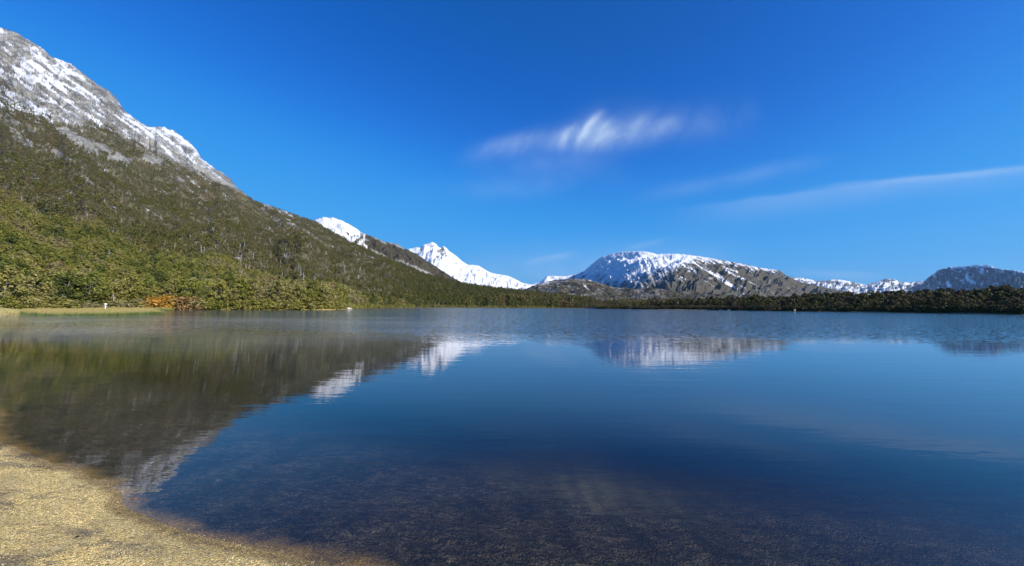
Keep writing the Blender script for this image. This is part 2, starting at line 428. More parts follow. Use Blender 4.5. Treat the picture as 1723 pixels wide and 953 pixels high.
# ------------------------------------------------------------------ mountains
def mat_mountain(name, rock=(.17, .165, .15), rock2=(.34, .33, .31), veg=(.055, .052, .022), veg2=(.10, .09, .04), s=1.0, snowcol=(.72, .74, .78), sharp=.16, vscale=.05):
    """attributes: snow, veg (0..1) painted per place; fine structure from noise. s scales the detail with the mountain"""
    m, nt = new_mat(name)
    P = nd(nt, 'ShaderNodeNewGeometry').outputs['Position']
    Q = mapping(nt, P, (s, s, s))
    n1 = noise(nt, Q, .02, 8, .65); n2 = noise(nt, Q, .11, 6, .7); n3 = noise(nt, Q, .009, 4, .6)
    rk = mixc(nt, sstep(nt, n1, .35, .65), rock, rock2)
    rk = mixc(nt, mth(nt, 'MULTIPLY', sstep(nt, n2, .5, .75), .6), rk, (.08, .078, .072))
    vg = mixc(nt, sstep(nt, noise(nt, Q, vscale, 5, .75), .35, .68), veg, veg2)
    vg = mixc(nt, mth(nt, 'MULTIPLY', sstep(nt, n3, .4, .65), .35), vg, (.085, .055, .025))
    vgm = sstep(nt, mth(nt, 'MULTIPLY_ADD', mth(nt, 'SUBTRACT', n2, .5), .9, attr(nt, 'veg')), .5 - sharp, .5 + sharp)
    col = mixc(nt, vgm, rk, vg)
    snm = sstep(nt, mth(nt, 'MULTIPLY_ADD', mth(nt, 'SUBTRACT', n2, .5), .7, attr(nt, 'snow')), .5 - sharp, .5 + sharp)
    mot = noise(nt, Q, .30, 4, .75)
    col = nd(nt, 'ShaderNodeVectorMath', {0: col, 3: mth(nt, 'MULTIPLY_ADD', sstep(nt, mot, .3, .7), .9, .55)}, operation='SCALE').outputs[0]
    col = mixc(nt, snm, col, snowcol)
    h = mth(nt, 'MULTIPLY', mth(nt, 'ADD', mth(nt, 'MULTIPLY', n1, 14.0 / s), mth(nt, 'MULTIPLY', n2, 5.0 / s)), mth(nt, 'MULTIPLY_ADD', snm, -.6, 1.0))
    finish(nt, bsdf(nt, col, .85, bump(nt, h, .9, 1.0), .15))
    return m

TERR = {}
def mountain(key, name, ctrl, nu, nt_, mat, prof=1.3, relief=None, masks=None, back=.5, label=None, rough_px=0.0, rseed=0, pw=1.6, soft=.07):
    """ctrl rows: (px, skyline_py, ridge depth, foot depth). A solid slope rises from the foot line to the ridge and falls away behind."""
    c = np.array(ctrl, float)
    px = np.linspace(c[0, 0], c[-1, 0], nu)
    sil = np.interp(px, c[:, 0], c[:, 1]); Yr = np.interp(px, c[:, 0], c[:, 2]); Yf = np.interp(px, c[:, 0], c[:, 3])
    def sm(a, k):
        kk = max(3, int(nu * k) | 1); ker = np.hanning(kk + 2)[1:-1]; ker /= ker.sum()
        return np.convolve(np.pad(a, kk // 2, mode='edge'), ker, 'valid')
    Yr, Yf = sm(Yr, .06), sm(Yf, .06)
    sil = sil + rough_px * (fbm(px / 9, px * 0, 5, 90 + rseed, .6))
    Rg = at_depth(px, sil, Yr)
    Fx = col_dir(px) * Yf
    fs = np.linspace(0, 1, nt_) ** pw
    bk = np.linspace(0, 1, max(8, nt_ // 8))[1:]
    T = np.concatenate([fs, 1 + bk * back])
    U, TT = np.meshgrid(np.arange(nu), T, indexing='ij')
    tf = np.minimum(TT, 1)
    FX, FY = Fx[:, None], Yf[:, None]
    RX, RY, RZ = Rg[:, 0][:, None], Rg[:, 1][:, None], Rg[:, 2][:, None]
    X = FX + (RX - FX) * TT; Y = FY + (RY - FY) * TT
    # notches of the skyline belong to the crest only: lower down the slope is even
    RZs = sm(Rg[:, 2], soft)[:, None]; w_ = smooth(tf, .86, 1.0)
    RZe = np.minimum(RZs, RZ * 1.15 + 5) * (1 - w_) + RZ * w_
    Z = -0.6 + (RZe + .6) * tf ** prof
    over = np.clip(TT - 1, 0, None) / back
    Z = Z * (1 - over ** 1.15) - over * 5
    PX = np.broadcast_to(px[:, None], X.shape)
    if relief is not None:
        dz = relief(X, Y, Z, PX, tf, RZ)
        fade = smooth(tf, 0, .12) * np.where(TT <= 1, 1 - smooth(tf, .86, 1.0), smooth(over, 0, .2) * .6)
        Z = Z + dz * fade
    QX, QY = project(X, Y, Z)
    at = {'snow': np.zeros(X.shape), 'veg': np.zeros(X.shape)}
    if masks is not None: at.update(masks(X, Y, Z, QX, QY, TT))
    me = mesh_np(name, np.stack([X, Y, Z], -1).reshape(-1, 3), grid_faces(nu, len(T))[:, ::-1], mat, at, up=True)
    tag(link(name, me), label, None, None, 'structure')
    TERR[key] = dict(X=X, Y=Y, Z=Z, QX=QX, QY=QY, T=TT, at=at, dir=col_dir(px), Yf=Yf, Yr=Rg[:, 1], pw=pw, nf=nt_)

# --- left mountain
LSIL = [(-520, -190), (-300, -110), (-150, -40), (-60, 22), (0, 47), (23, 53), (49, 68), (75, 84), (85, 95), (120, 108), (143, 126), (163, 142), (182, 152), (198, 168), (208, 185),
        (228, 201), (250, 214), (276, 214), (293, 221), (316, 237), (330, 252), (342, 270), (361, 283), (387, 300), (403, 322), (430, 338), (470, 352), (500, 363), (531, 373), (560, 390),
        (590, 409), (646, 433), (715, 463), (780, 479), (830, 486), (880, 491), (960, 503)]
def left_depth(px):
    return (np.interp(px, [-520, -200, 0, 400, 560, 700, 800, 960], [1500, 1500, 1500, 1450, 1450, 1500, 1500, 1500]),
            np.interp(px, [-520, -200, 0, 60, 290, 560, 590, 605, 700, 850, 960], [25, 45, 66, 105, 138, 165, 205, 275, 420, 600, 700]))
LC = [(p, s, *[float(v) for v in left_depth(p)]) for p, s in LSIL]
def left_relief(X, Y, Z, PX, T, RZ):
    g = fbm(PX / 110 + T * 1.0, T * 1.2, 4, 5) * .8
    rocky = smooth(Z, 380, 620)
    return g * 46 * smooth(T, .05, .4) * smooth(RZ, 60, 330) + fbm(X / 160, Y / 160, 5, 7) * 22 * smooth(T, .05, .3) * smooth(RZ, 30, 200) + rocky * (ridged((X + Y) / 90, (X - Y) / 220 + Z / 80, 5, 9, .6) - .8) * 42
SNOWLINE = ([-520, 0, 10, 62, 130, 176, 228, 276, 315, 345, 372, 403, 430], [60, 132, 137, 172, 204, 206, 238, 264, 281, 288, 297, 318, 330])
def lr_blobs(QX, QY, L):
    s = np.zeros(QX.shape)
    for cx, cy, rx, ry, an, st in L:
        ca, sa = math.cos(rad(an)), math.sin(rad(an))
        u = ((QX - cx) * ca + (QY - cy) * sa) / rx; v = (-(QX - cx) * sa + (QY - cy) * ca) / ry
        s = np.maximum(s, st * np.exp(-(u * u + v * v) ** 1.5))
    return s
ROCKS = [(60, 178, 75, 9, 24, .9), (20, 205, 60, 6, 24, .5), (118, 226, 30, 7, 30, .95), (160, 250, 50, 10, 24, 1.0), (190, 262, 34, 7, 15, 1.0), (255, 268, 22, 6, 25, .9),
         (100, 262, 30, 7, 35, .55), (35, 235, 40, 8, 30, .5), (365, 298, 34, 9, 33, 1.0), (300, 300, 30, 4, 30, .35), (450, 347, 12, 3, 30, .7), (55, 300, 30, 6, 30, .35), (140, 300, 22, 5, 30, .4)]
def left_masks(X, Y, Z, QX, QY, T):
    line = np.interp(QX, *SNOWLINE)
    a = rad(36); al = QX * math.cos(a) + QY * math.sin(a); ac = -QX * math.sin(a) + QY * math.cos(a)
    n = fbm(al / 48, ac / 7.5, 7, 41, .68)
    n2 = fbm(QX / 22, QY / 14, 5, 43, .6)
    n = n * .9 + fbm(QX / 15, QY / 6, 6, 44, .65) * .32 + fbm(al / 95, ac / 30, 4, 45) * .55
    up = (line - QY)
    snow = .16 + .030 * np.clip(up, -20, 9) + n * .62 + .14 * n2 - .05 * smooth(up, 40, 90)
    snow = np.where(T > 1, .5 + n, snow)
    # lighter snow dusting just under the line on the far left
    dust = lr_blobs(QX, QY, [(10, 160, 90, 22, 26, .55), (70, 190, 60, 10, 24, .5)])
    snow = np.maximum(snow, dust * .9 + n * .55 - .05)
    rocks = lr_blobs(QX, QY, ROCKS)
    veg = .5 + .035 * np.clip(-up, -16, 16) + n * .25 - rocks * (1.3 + n2 * 1.6)
    bare = fbm(QX / 7, QY / 5, 4, 47, .6)
    veg = veg - smooth(bare, .45, .8) * smooth(QY, 420, 250) * .7
    snow = snow + rocks * .12 * n2
    tree = smooth(veg, .5, .75)
    return {'snow': np.clip(snow, -1, 2), 'veg': np.clip(veg, -1, 2), 'tree': np.clip(tree, 0, 1)}
mountain('left', 'mountain', LC, 1300, 420, mat_mountain('mountain_left', rock=(.13, .128, .118), rock2=(.34, .33, .30), veg=(.075, .068, .038), veg2=(.155, .14, .085), s=1.0, sharp=.27, snowcol=(.66, .68, .72)),
         1.5, left_relief, left_masks, .5, 'tall forested mountain on the left with rock and snow along its crest', 1.6, 0, 2.0)

# --- snowy shoulder behind the left mountain
def hill_masks(X, Y, Z, QX, QY, T):
    n = fbm(QX / 9, QY / 6, 5, 51, .6); n3 = fbm((QX + QY) / 14, (QX - QY) / 5, 4, 52, .6)
    line = np.interp(QX, [520, 560, 590, 615, 625, 660, 900], [420, 402, 412, 412, 395, 380, 380])
    snow = .34 + (line - QY) * .026 - smooth(QX, 585, 640) * .45 * smooth(QX - 560 - (QY - 372) * 1.6, -14, 10) + n * .62
    r = lr_blobs(QX, QY, [(668, 411, 20, 4, 22, .75), (636, 402, 18, 3, 30, .6), (705, 455, 40, 4, 24, .9), (650, 435, 30, 4, 28, .6), (760, 480, 20, 3, 20, .4), (700, 425, 12, 2, 20, .5)])
    return {'snow': np.where(T > 1, .6, snow) + r * .35 * n3, 'veg': .85 - r * 1.1 + n3 * .3 - smooth(snow, .2, .5) * .5}
HC = [(470, 362, 2700, 1650), (515, 376, 2700, 1650), (527, 375, 2700, 1650), (532, 369, 2700, 1650), (545, 366, 2700, 1650), (558, 366, 2700, 1650), (575, 371, 2700, 1680), (590, 379, 2700, 1700), (610, 392, 2700, 1700), (630, 400, 2700, 1700),
      (650, 408, 2700, 1700), (668, 410, 2700, 1700), (680, 418, 2700, 1700), (700, 427, 2700, 1700), (720, 440, 2700, 1700), (740, 453, 2700, 1700), (760, 466, 2700, 1700), (780, 477, 2700, 1700), (810, 487, 2700, 1700), (860, 498, 2700, 1700)]
mountain('shoulder', 'mountain', HC, 500, 160, mat_mountain('mountain_shoulder', veg=(.04, .037, .022), veg2=(.085, .075, .045), s=.8, vscale=.08), 1.0,
         lambda X, Y, Z, PX, T, RZ: (ridged(PX / 40 + T * 2, T * 3, 5, 6, .6) - .75) * 40 + fbm(X / 120, Y / 120, 5, 8, .6) * 26, hill_masks, .5,
         'snow capped shoulder showing just behind the forested slope', 1.2, 1)

# --- snow covered volcano
VC = [(620, 470, 9500, 7000), (660, 440, 9500, 7000), (688, 419, 9500, 7000), (695, 417.5, 9500, 7000), (702, 416, 9500, 7000), (707, 417, 9500, 7000), (712, 412, 9500, 7000), (720, 410, 9500, 7000), (727, 407, 9500, 7000), (733, 410, 9500, 7000), (738, 416, 9500, 7000),
      (742, 417, 9500, 7000), (746, 414, 9500, 7000), (751, 417.5, 9500, 7000), (756, 423, 9500, 7000), (768, 431, 9500, 7000), (779, 441, 9500, 7000), (788, 446, 9500, 7000), (796, 445.5, 9500, 7000), (806, 447.5, 9500, 7000), (818, 455, 9500, 7000), (829, 460, 9500, 7000),
      (842, 462, 9500, 7000), (854, 464, 9500, 7000), (868, 470.5, 9500, 7000), (880, 476.5, 9500, 7000), (895, 479, 9500, 7000), (908, 475, 9500, 7000), (914, 470, 9500, 7000), (921, 464.5, 9500, 7000), (936, 464.5, 9500, 7000), (952, 465, 9500, 7000), (970, 461, 9500, 7000), (1000, 462, 9500, 7000), (1060, 476, 9500, 7000)]
def vol_masks(X, Y, Z, QX, QY, T):
    n = fbm(QX / 7, QY / 4, 5, 61, .6)
    r = lr_blobs(QX, QY, [(743, 423, 7, 8, 60, 1.1), (737, 435, 9, 4, 60, .9), (750, 431, 12, 5, 35, .6), (726, 414, 12, 2.2, 15, .55), (765, 443, 14, 2.5, 20, .5), (700, 420, 9, 2, 15, .5), (835, 470, 20, 4, 12, .35), (860, 478, 22, 4, 15, .45), (718, 424, 8, 2, 20, .4)])
    return {'snow': np.where(T > 1, 1, 1.0 - r * (.75 + n * 1.1)), 'veg': np.zeros(X.shape) - 1}
mountain('volcano', 'mountain', VC, 700, 160, mat_mountain('mountain_volcano', s=.25, rock=(.14, .13, .13), rock2=(.3, .29, .28)), 1.05,
         lambda X, Y, Z, PX, T, RZ: (ridged(PX / 26 - T * 1.5, T * 3, 5, 16, .55) - .75) * 170 + fbm(X / 500, Y / 300, 5, 18, .55) * 110, vol_masks, .4,
         'snow covered twin peaked volcano in the gap between the hills', .5, 2)

# --- rounded mountain with snow streaks in the middle of the view
DS = [(860, 500), (930, 485), (949, 470), (967, 462), (982, 457), (990, 450), (1005, 437), (1014, 432), (1023, 429), (1046, 424), (1062, 423.5), (1079, 423), (1090, 424), (1097, 425.5), (1105, 428), (1115, 428), (1125, 427), (1148, 428), (1165, 430), (1186, 433),
      (1210, 437), (1237, 442), (1258, 446), (1278, 451), (1296, 453), (1311, 455), (1318, 459), (1325, 465.5), (1349, 475), (1380, 482), (1418, 490), (1500, 503)]
def dome_depth(p):
    return (float(np.interp(p, [860, 985, 1080, 1250, 1500], [6500, 6000, 4800, 4300, 4300])),
            float(np.interp(p, [860, 960, 1000, 1060, 1110, 1150, 1200, 1300, 1500], [5200, 4700, 4200, 3300, 2750, 2600, 2650, 3000, 3300])))
DC = [(p, s, *dome_depth(p)) for p, s in DS]
def dome_masks(X, Y, Z, QX, QY, T):
    # left, shaded flank: streaks run from upper right to lower left
    a = rad(-38); al = QX * math.cos(a) + QY * math.sin(a); ac = -QX * math.sin(a) + QY * math.cos(a)
    nl = fbm(al / 20, ac / 2.2, 6, 71, .66)
    b = rad(30); bl = QX * math.cos(b) + QY * math.sin(b); bc = -QX * math.sin(b) + QY * math.cos(b)
    nr = fbm(bl / 18, bc / 2.4, 6, 73, .68)
    nn = fbm(QX / 9, QY / 5, 4, 75, .6)
    spine = 1130 + (QY - 428) * .15
    L = smooth(QX, spine + 14, spine - 14)
    lowL = np.interp(QX, [880, 985, 1040, 1080, 1110, 1140, 1180], [470, 478, 478, 470, 460, 450, 448])
    lowR = np.interp(QX, [1100, 1125, 1150, 1180, 1215, 1250, 1275, 1300, 1320], [462, 462, 446, 440, 441, 448, 452, 456, 455])
    sL = .5 + (lowL - QY) * .018 + nl * .42
    sR = .5 + (lowR - QY) * .045 + nr * .42
    fing = lr_blobs(QX, QY, [(1215, 470, 38, 4.5, 33, 1.0), (1190, 456, 34, 3.2, 28, .95), (1240, 465, 30, 3.0, 25, .8), (1225, 452, 26, 2.5, 20, .8), (1140, 465, 26, 2.6, 28, .8), (1128, 474, 24, 2.0, 30, .7), (1195, 478, 18, 2, 30, .5), (1252, 496, 8, 1.4, 5, .9),
                             (1256, 487, 16, 1.6, 35, .45), (1160, 452, 24, 3, 30, .9)])
    sR = np.maximum(sR, fing * .72 + nr * .5)
    s = L * sL + (1 - L) * sR
    s = np.where(T > 1, .9, s)
    veg = (1 - L) * (.75 + nn * .25) + L * (.15 + .02 * np.clip(QY - lowL, 0, 30) + nn * .2)
    return {'snow': s, 'veg': veg}
mountain('dome', 'mountain', DC, 900, 220, mat_mountain('mountain_dome', s=.5, rock=(.10, .10, .105), rock2=(.24, .235, .23), veg=(.055, .05, .037), veg2=(.115, .105, .08), sharp=.20, vscale=.16), .95,
         lambda X, Y, Z, PX, T, RZ: (ridged(PX / 30 + T * 3.0 * np.sign(1130 - PX), T * 1.5, 5, 26, .55) - .75) * 60 + fbm(X / 260, Y / 260, 5, 28, .55) * 45, dome_masks, .5,
         'rounded mountain streaked with snow rising behind the far shore', .7, 3)

# --- low dark hills below the rounded mountain
def low_masks(X, Y, Z, QX, QY, T):
    n = fbm(QX / 8, QY / 4, 5, 81, .62); n2 = fbm(QX / 26, QY / 12, 3, 82)
    s = .12 + smooth(482 - QY, -6, 10) * .25 * smooth(QX, 1000, 900) + n * .34
    s = np.maximum(s, lr_blobs(QX, QY, [(997, 471.5, 9, 2.2, 4, .95), (985, 482, 5, 2, 30, .7), (968, 494, 5, 1.2, 0, .7), (990, 487, 6, 1.2, 25, .6), (915, 478, 30, 2.5, -14, .5), (940, 474, 24, 2, -4, .5)]))
    return {'snow': s, 'veg': .62 + n2 * .5 + n * .3}
mountain('low', 'hills', [(800, 506, 2400, 1500), (850, 497, 2400, 1500), (880, 488, 2400, 1500), (893, 483, 2400, 1500), (905, 479, 2400, 1500), (918, 475.5, 2400, 1500), (931, 471.5, 2400, 1500), (948, 470, 2400, 1500), (964, 469, 2400, 1500), (982, 469.5, 2400, 1500), (1005, 475, 2400, 1500),
                   (1030, 483, 2400, 1500), (1060, 487, 2400, 1500), (1090, 485, 2300, 1400), (1120, 488, 2200, 1300), (1150, 492, 2200, 1300), (1200, 496, 2200, 1300), (1260, 498, 2200, 1300), (1400, 504, 2200, 1300), (1600, 508, 2200, 1300)], 600, 110,
         mat_mountain('low_hills', s=1.0, rock=(.11, .105, .09), rock2=(.22, .21, .19), veg=(.035, .033, .02), veg2=(.08, .072, .045), vscale=.06), .9,
         lambda X, Y, Z, PX, T, RZ: fbm(X / 90, Y / 90, 5, 38, .6) * 16, low_masks, .6, 'low brown wooded hills between the lake and the rounded mountain', 1.2, 4)

# --- snowy range at the right
def range_masks(X, Y, Z, QX, QY, T):
    n = fbm(QX / 9 + QY / 9, QY / 3.5, 5, 91, .62)
    s = .62 + n * .55 - .10 * smooth(QX, 1500, 1540)
    r = lr_blobs(QX, QY, [(1491, 471, 9, 2.5, 5, .8), (1395, 475, 16, 2, 5, .5), (1440, 480, 14, 3, 10, .5)])
    return {'snow': np.where(T > 1, 1, s - r * .8), 'veg': np.zeros(X.shape) - 1}
RY_, RF_ = 8500, 6800
RS = [(1260, 490), (1300, 474), (1332, 467), (1345, 467.5), (1354, 468), (1362, 470.5), (1374, 473), (1388, 472.5), (1400, 471), (1410, 470.5), (1422, 472), (1433, 474.5), (1446, 477), (1455, 479.5), (1464, 477), (1472, 475.5), (1483, 472), (1491, 469), (1498, 470.5), (1504, 470), (1511, 472.5), (1518, 475), (1533, 475.5), (1545, 474), (1560, 472), (1620, 480), (1800, 480)]
mountain('range', 'mountain', [(p, s, RY_, RF_) for p, s in RS], 500, 90, mat_mountain('mountain_range', s=.3, rock=(.10, .10, .11), rock2=(.22, .22, .22)), 1.0,
         lambda X, Y, Z, PX, T, RZ: (ridged(PX / 16, T * 4, 5, 46, .6) - .75) * 130, range_masks, .4, 'distant snowy range low on the horizon to the right', .8, 5)

# --- massif at the far right, blue of its shade put into the rock
def massif_masks(X, Y, Z, QX, QY, T):
    n = fbm(QX / 8, QY / 5, 5, 95, .62)
    s = .33 + n * .42
    s = s + smooth(QY - np.interp(QX, [1580, 1600, 1650, 1680, 1723, 1800], [455, 450, 447, 450, 458, 465]), 3.5, .5) * .4 * smooth(QX, 1590, 1610)
    s = np.maximum(s, lr_blobs(QX, QY, [(1628, 468, 4, 9, -12, 1.3), (1634, 473, 8, 3, 20, 1.1), (1597, 480, 6, 4, 55, 1.1), (1652, 456, 5, 6, 20, 1.1), (1650, 447.5, 14, 2, 0, 1.2), (1602, 452, 4, 2, 0, 1.0), (1668, 450, 6, 2.5, 10, 1.0), (1655, 463, 5, 2, 10, .8), (1718, 459, 8, 2, 5, .9)]) - .1 + n * .3)
    return {'snow': np.where(T > 1, .8, s), 'veg': -1 + 0 * X}
MS = [(1515, 498), (1535, 484), (1550, 477), (1560, 469.5), (1565, 465), (1570, 461), (1580, 454.5), (1594, 451), (1605, 449.5), (1619, 448), (1634, 447), (1649, 446), (1660, 446.5), (1668, 448), (1680, 453), (1692, 454), (1703, 454.5), (1723, 458), (1800, 470), (1950, 480), (2200, 490)]
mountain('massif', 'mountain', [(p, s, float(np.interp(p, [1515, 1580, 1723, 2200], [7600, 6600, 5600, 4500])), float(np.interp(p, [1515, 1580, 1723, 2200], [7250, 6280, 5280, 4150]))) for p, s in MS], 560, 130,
         mat_mountain('mountain_massif', s=.4, rock=(.045, .068, .11), rock2=(.10, .135, .19), snowcol=(.84, .86, .90)), 1.0,  # bluish rock tones stand in for blue shade on the face
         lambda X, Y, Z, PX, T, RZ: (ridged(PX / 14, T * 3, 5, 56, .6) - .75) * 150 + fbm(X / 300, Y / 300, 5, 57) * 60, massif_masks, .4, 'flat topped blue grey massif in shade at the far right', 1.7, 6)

# --- land along the far shore, from the valley mouth round to the right
SHC = [(820, 508, 900, 600), (900, 507, 950, 670), (1000, 508, 950, 705), (1003, 513, 760, 446), (1080, 513, 640, 390), (1180, 513, 500, 325), (1229, 514, 420, 295), (1300, 514, 360, 259),
       (1410, 511, 320, 230), (1545, 509, 270, 190), (1607, 508, 250, 174), (1723, 507, 215, 150), (1950, 505, 180, 122)]
mountain('bank', 'hills', SHC, 420, 60, mat_mountain('shore_bank', s=3.0, rock=(.05, .042, .025), rock2=(.09, .075, .045), veg=(.03, .026, .013), veg2=(.07, .055, .03)), .8,
         lambda X, Y, Z, PX, T, RZ: fbm(X / 25, Y / 25, 4, 138) * 1.2, lambda X, Y, Z, QX, QY, T: {'snow': X * 0 - 1, 'veg': X * 0 + .8}, .8, 'low wooded bank closing the far side of the lake', .5, 7)

# ------------------------------------------------------------------ trees and shrubs
def mat_leaf(name, trans=.3, gain=1.0):
    """per tree 'tint' property runs from dark green over olive and tan to orange"""
    m, nt = new_mat(name)
    t = attr(nt, 'tint', 'INSTANCER')
    isl = nd(nt, 'ShaderNodeNewGeometry').outputs['Random Per Island']
    x = mth(nt, 'MULTIPLY_ADD', mth(nt, 'SUBTRACT', isl, .5), .16, t)
    r = nt.nodes.new('ShaderNodeValToRGB'); e = r.color_ramp.elements
    e[0].position = 0; e[0].color = (.038, .052, .013, 1); e[1].position = 1; e[1].color = (.38, .19, .03, 1)
    for p, c in ((.2, (.085, .100, .020)), (.36, (.165, .165, .030)), (.48, (.215, .190, .050)), (.60, (.195, .175, .088)), (.74, (.21, .14, .065)), (.82, (.26, .16, .055)), (.9, (.34, .22, .035))):
        k = e.new(p); k.color = (*c, 1)
    nt.links.new(x, r.inputs[0])
    i2 = mth(nt, 'FRACT', mth(nt, 'MULTIPLY', isl, 37.7))
    col = nd(nt, 'ShaderNodeVectorMath', {0: r.outputs[0], 3: mth(nt, 'MULTIPLY_ADD', i2, 1.0 * gain, .85 * gain)}, operation='SCALE').outputs[0]
    d = bsdf(nt, col, .6, None, .25)
    tl = nd(nt, 'ShaderNodeBsdfTranslucent', {'Color': col}).outputs[0]
    finish(nt, nd(nt, 'ShaderNodeMixShader', {0: trans, 1: d, 2: tl}).outputs[0])
    return m
def mat_bark(name, a, b, sc_=6):
    m, nt = new_mat(name)
    P = nd(nt, 'ShaderNodeTexCoord').outputs['Object']
    n = noise(nt, mapping(nt, P, (1, 1, .25)), sc_, 5, .65)
    finish(nt, bsdf(nt, mixc(nt, sstep(nt, n, .35, .65), a, b), .85, bump(nt, n, .5, .05), .2))
    return m
LEAF = mat_leaf('beech_foliage', .3, 1.04)
LEAFM = mat_leaf('slope_foliage', .25, .64)
LEAFD = mat_leaf('dark_foliage', .18, .35)
BARK = mat_bark('grey_bark', (.10, .09, .075), (.24, .22, .19))
DEAD = mat_bark('bleached_wood', (.30, .285, .25), (.62, .60, .54))

def tube(pts, rads, seg=6):
    pts = np.array(pts, float); V = []; Fc = []
    for i, p in enumerate(pts):
        d = pts[min(i + 1, len(pts) - 1)] - pts[max(i - 1, 0)]; d /= np.linalg.norm(d) + 1e-9
        u = np.cross(d, [.3, 1, .1]); u /= np.linalg.norm(u); v = np.cross(d, u)
        a = np.arange(seg) * 2 * np.pi / seg
        V.append(p + rads[i] * (np.cos(a)[:, None] * u + np.sin(a)[:, None] * v))
    for i in range(len(pts) - 1):
        for k in range(seg):
            Fc.append((i * seg + k, i * seg + (k + 1) % seg, (i + 1) * seg + (k + 1) % seg, (i + 1) * seg + k))
    V = np.concatenate(V)
    # close the tip with a quad fan on itself
    return V, np.array(Fc)
def join(lst):
    V = []; Fc = []; n = 0
    for v, f in lst:
        V.append(v); Fc.append(f + n); n += len(v)
    return np.concatenate(V), np.concatenate(Fc)
def leaves(rng, cen, rad3, n, size, up=.6):
    """n small quads scattered through an ellipsoid, denser at its skin, tilted mostly skywards"""
    d = rng.normal(size=(n, 3)); d /= np.linalg.norm(d, axis=1)[:, None]
    rr = rng.random(n) ** .45
    p = cen + d * rad3 * rr[:, None]
    nr = d * .6 + rng.normal(size=(n, 3)) * .55 + np.array([0, 0, up]); nr /= np.linalg.norm(nr, axis=1)[:, None]
    t = np.cross(nr, rng.normal(size=(n, 3))); t /= np.linalg.norm(t, axis=1)[:, None]
    b = np.cross(nr, t)
    s = (size * (.6 + .8 * rng.random(n)))[:, None]
    q = np.stack([p - t * s - b * s * .55, p + t * s * .9 - b * s * .5, p + t * s + b * s * .55, p - t * s * .8 + b * s * .6], 1)
    return q.reshape(-1, 3), np.arange(n * 4).reshape(-1, 4)
def crown_and_trunk(seed, H=9.0, R=3.0, base=.22, npad=18, nleaf=55, size=.30, flat=.38, peak=.55, lean=.4, limbs=True, tr=.17):
    rng = np.random.default_rng(seed)
    top = np.array([rng.normal() * lean, rng.normal() * lean, H * .93])
    mid = top * np.array([.4, .4, .5]) + np.array([rng.normal() * .25, rng.normal() * .25, 0])
    def ax(f):
        return (1 - f) ** 2 * np.zeros(3) + 2 * f * (1 - f) * mid * np.array([1, 1, 1]) + f * f * top
    tb = [tube([ax(f) - np.array([0, 0, .5 if f == 0 else 0]) for f in np.linspace(0, 1, 6)], tr * np.array([1.35, 1, .8, .6, .38, .12]))]
    lf = []
    for k in range(npad):
        f = base + (1 - base) * ((k + rng.random()) / npad)
        prof = math.sin(math.pi * min(1, max(.06, ((f - base) / (1 - base)) ** peak * .93 + .05))) ** .65
        if f < peak: prof = max(prof, .55)
        a = k * 2.4 + rng.normal() * .5
        rr_ = R * prof * (.35 + .55 * rng.random())
        c = ax(f) + np.array([math.cos(a) * rr_, math.sin(a) * rr_, 0])
        pr = R * (.30 + .28 * rng.random()) * (1.15 - .5 * f)
        lf.append(leaves(rng, c, np.array([pr, pr, pr * flat]), nleaf, size))
        if limbs:
            s0 = ax(max(.08, f - .14))
            tb.append(tube([s0, (s0 + c) / 2 + np.array([0, 0, .1]), c], [tr * .42, tr * .28, tr * .12], 4))
    lf.append(leaves(rng, ax(.97), np.array([R * .28, R * .28, R * .3]), nleaf, size))
    return join(lf), join(tb)
def bare(seed, H=7.0, tr=.16, nb=9, lean=.8):
    rng = np.random.default_rng(seed)
    top = np.array([rng.normal() * lean, rng.normal() * lean, H])
    tb = [tube([np.array([0, 0, -.5]), top * [.1, .1, .3], top * [.45, .45, .65] + rng.normal(size=3) * .12, top], [tr * 1.4, tr, tr * .7, tr * .25])]
    br = []
    for k in range(nb):
        f = .3 + .65 * rng.random(); a = rng.random() * 6.28; L = H * (.12 + .22 * rng.random()) * (1.2 - f)
        p = top * [f, f, f]
        q = p + np.array([math.cos(a) * L, math.sin(a) * L, L * (.4 + .7 * rng.random())])
        br.append(tube([p, (p + q) / 2 + rng.normal(size=3) * .1, q], [tr * .5, tr * .33, tr * .1], 4))
    return join(tb), join(br)

PROTO = {}
def near_kind(kind, variants, leaf=LEAF):
    PROTO[kind] = [(mesh_np('crown', *c, leaf, smooth_shade=False), mesh_np('trunk', *t, BARK)) for c, t in variants]
near_kind('beech', [crown_and_trunk(100 + i, H=8.2 + .9 * (i % 3), R=3.5 + .4 * (i % 2), base=.07 + .04 * (i % 3), npad=22, nleaf=95, size=.20, flat=.50, peak=.62) for i in range(8)])
near_kind('tall', [crown_and_trunk(200 + i, H=11, R=2.7, base=.12, npad=24, nleaf=44, size=.30, flat=.5, peak=.45) for i in range(4)])
near_kind('round', [crown_and_trunk(300 + i, H=7.5, R=3.6, base=.08, npad=22, nleaf=56, size=.27, flat=.6, peak=.7, tr=.14) for i in range(6)], LEAFD)
near_kind('shrub', [crown_and_trunk(400 + i, H=2.4, R=2.0, base=.02, npad=16, nleaf=60, size=.15, flat=.6, peak=.6, tr=.05, lean=.15) for i in range(5)])
PROTO['bare'] = [(mesh_np('trunk', *t, DEAD), mesh_np('branches', *b, DEAD)) for t, b in (bare(500 + i, nb=8 + i) for i in range(5))]

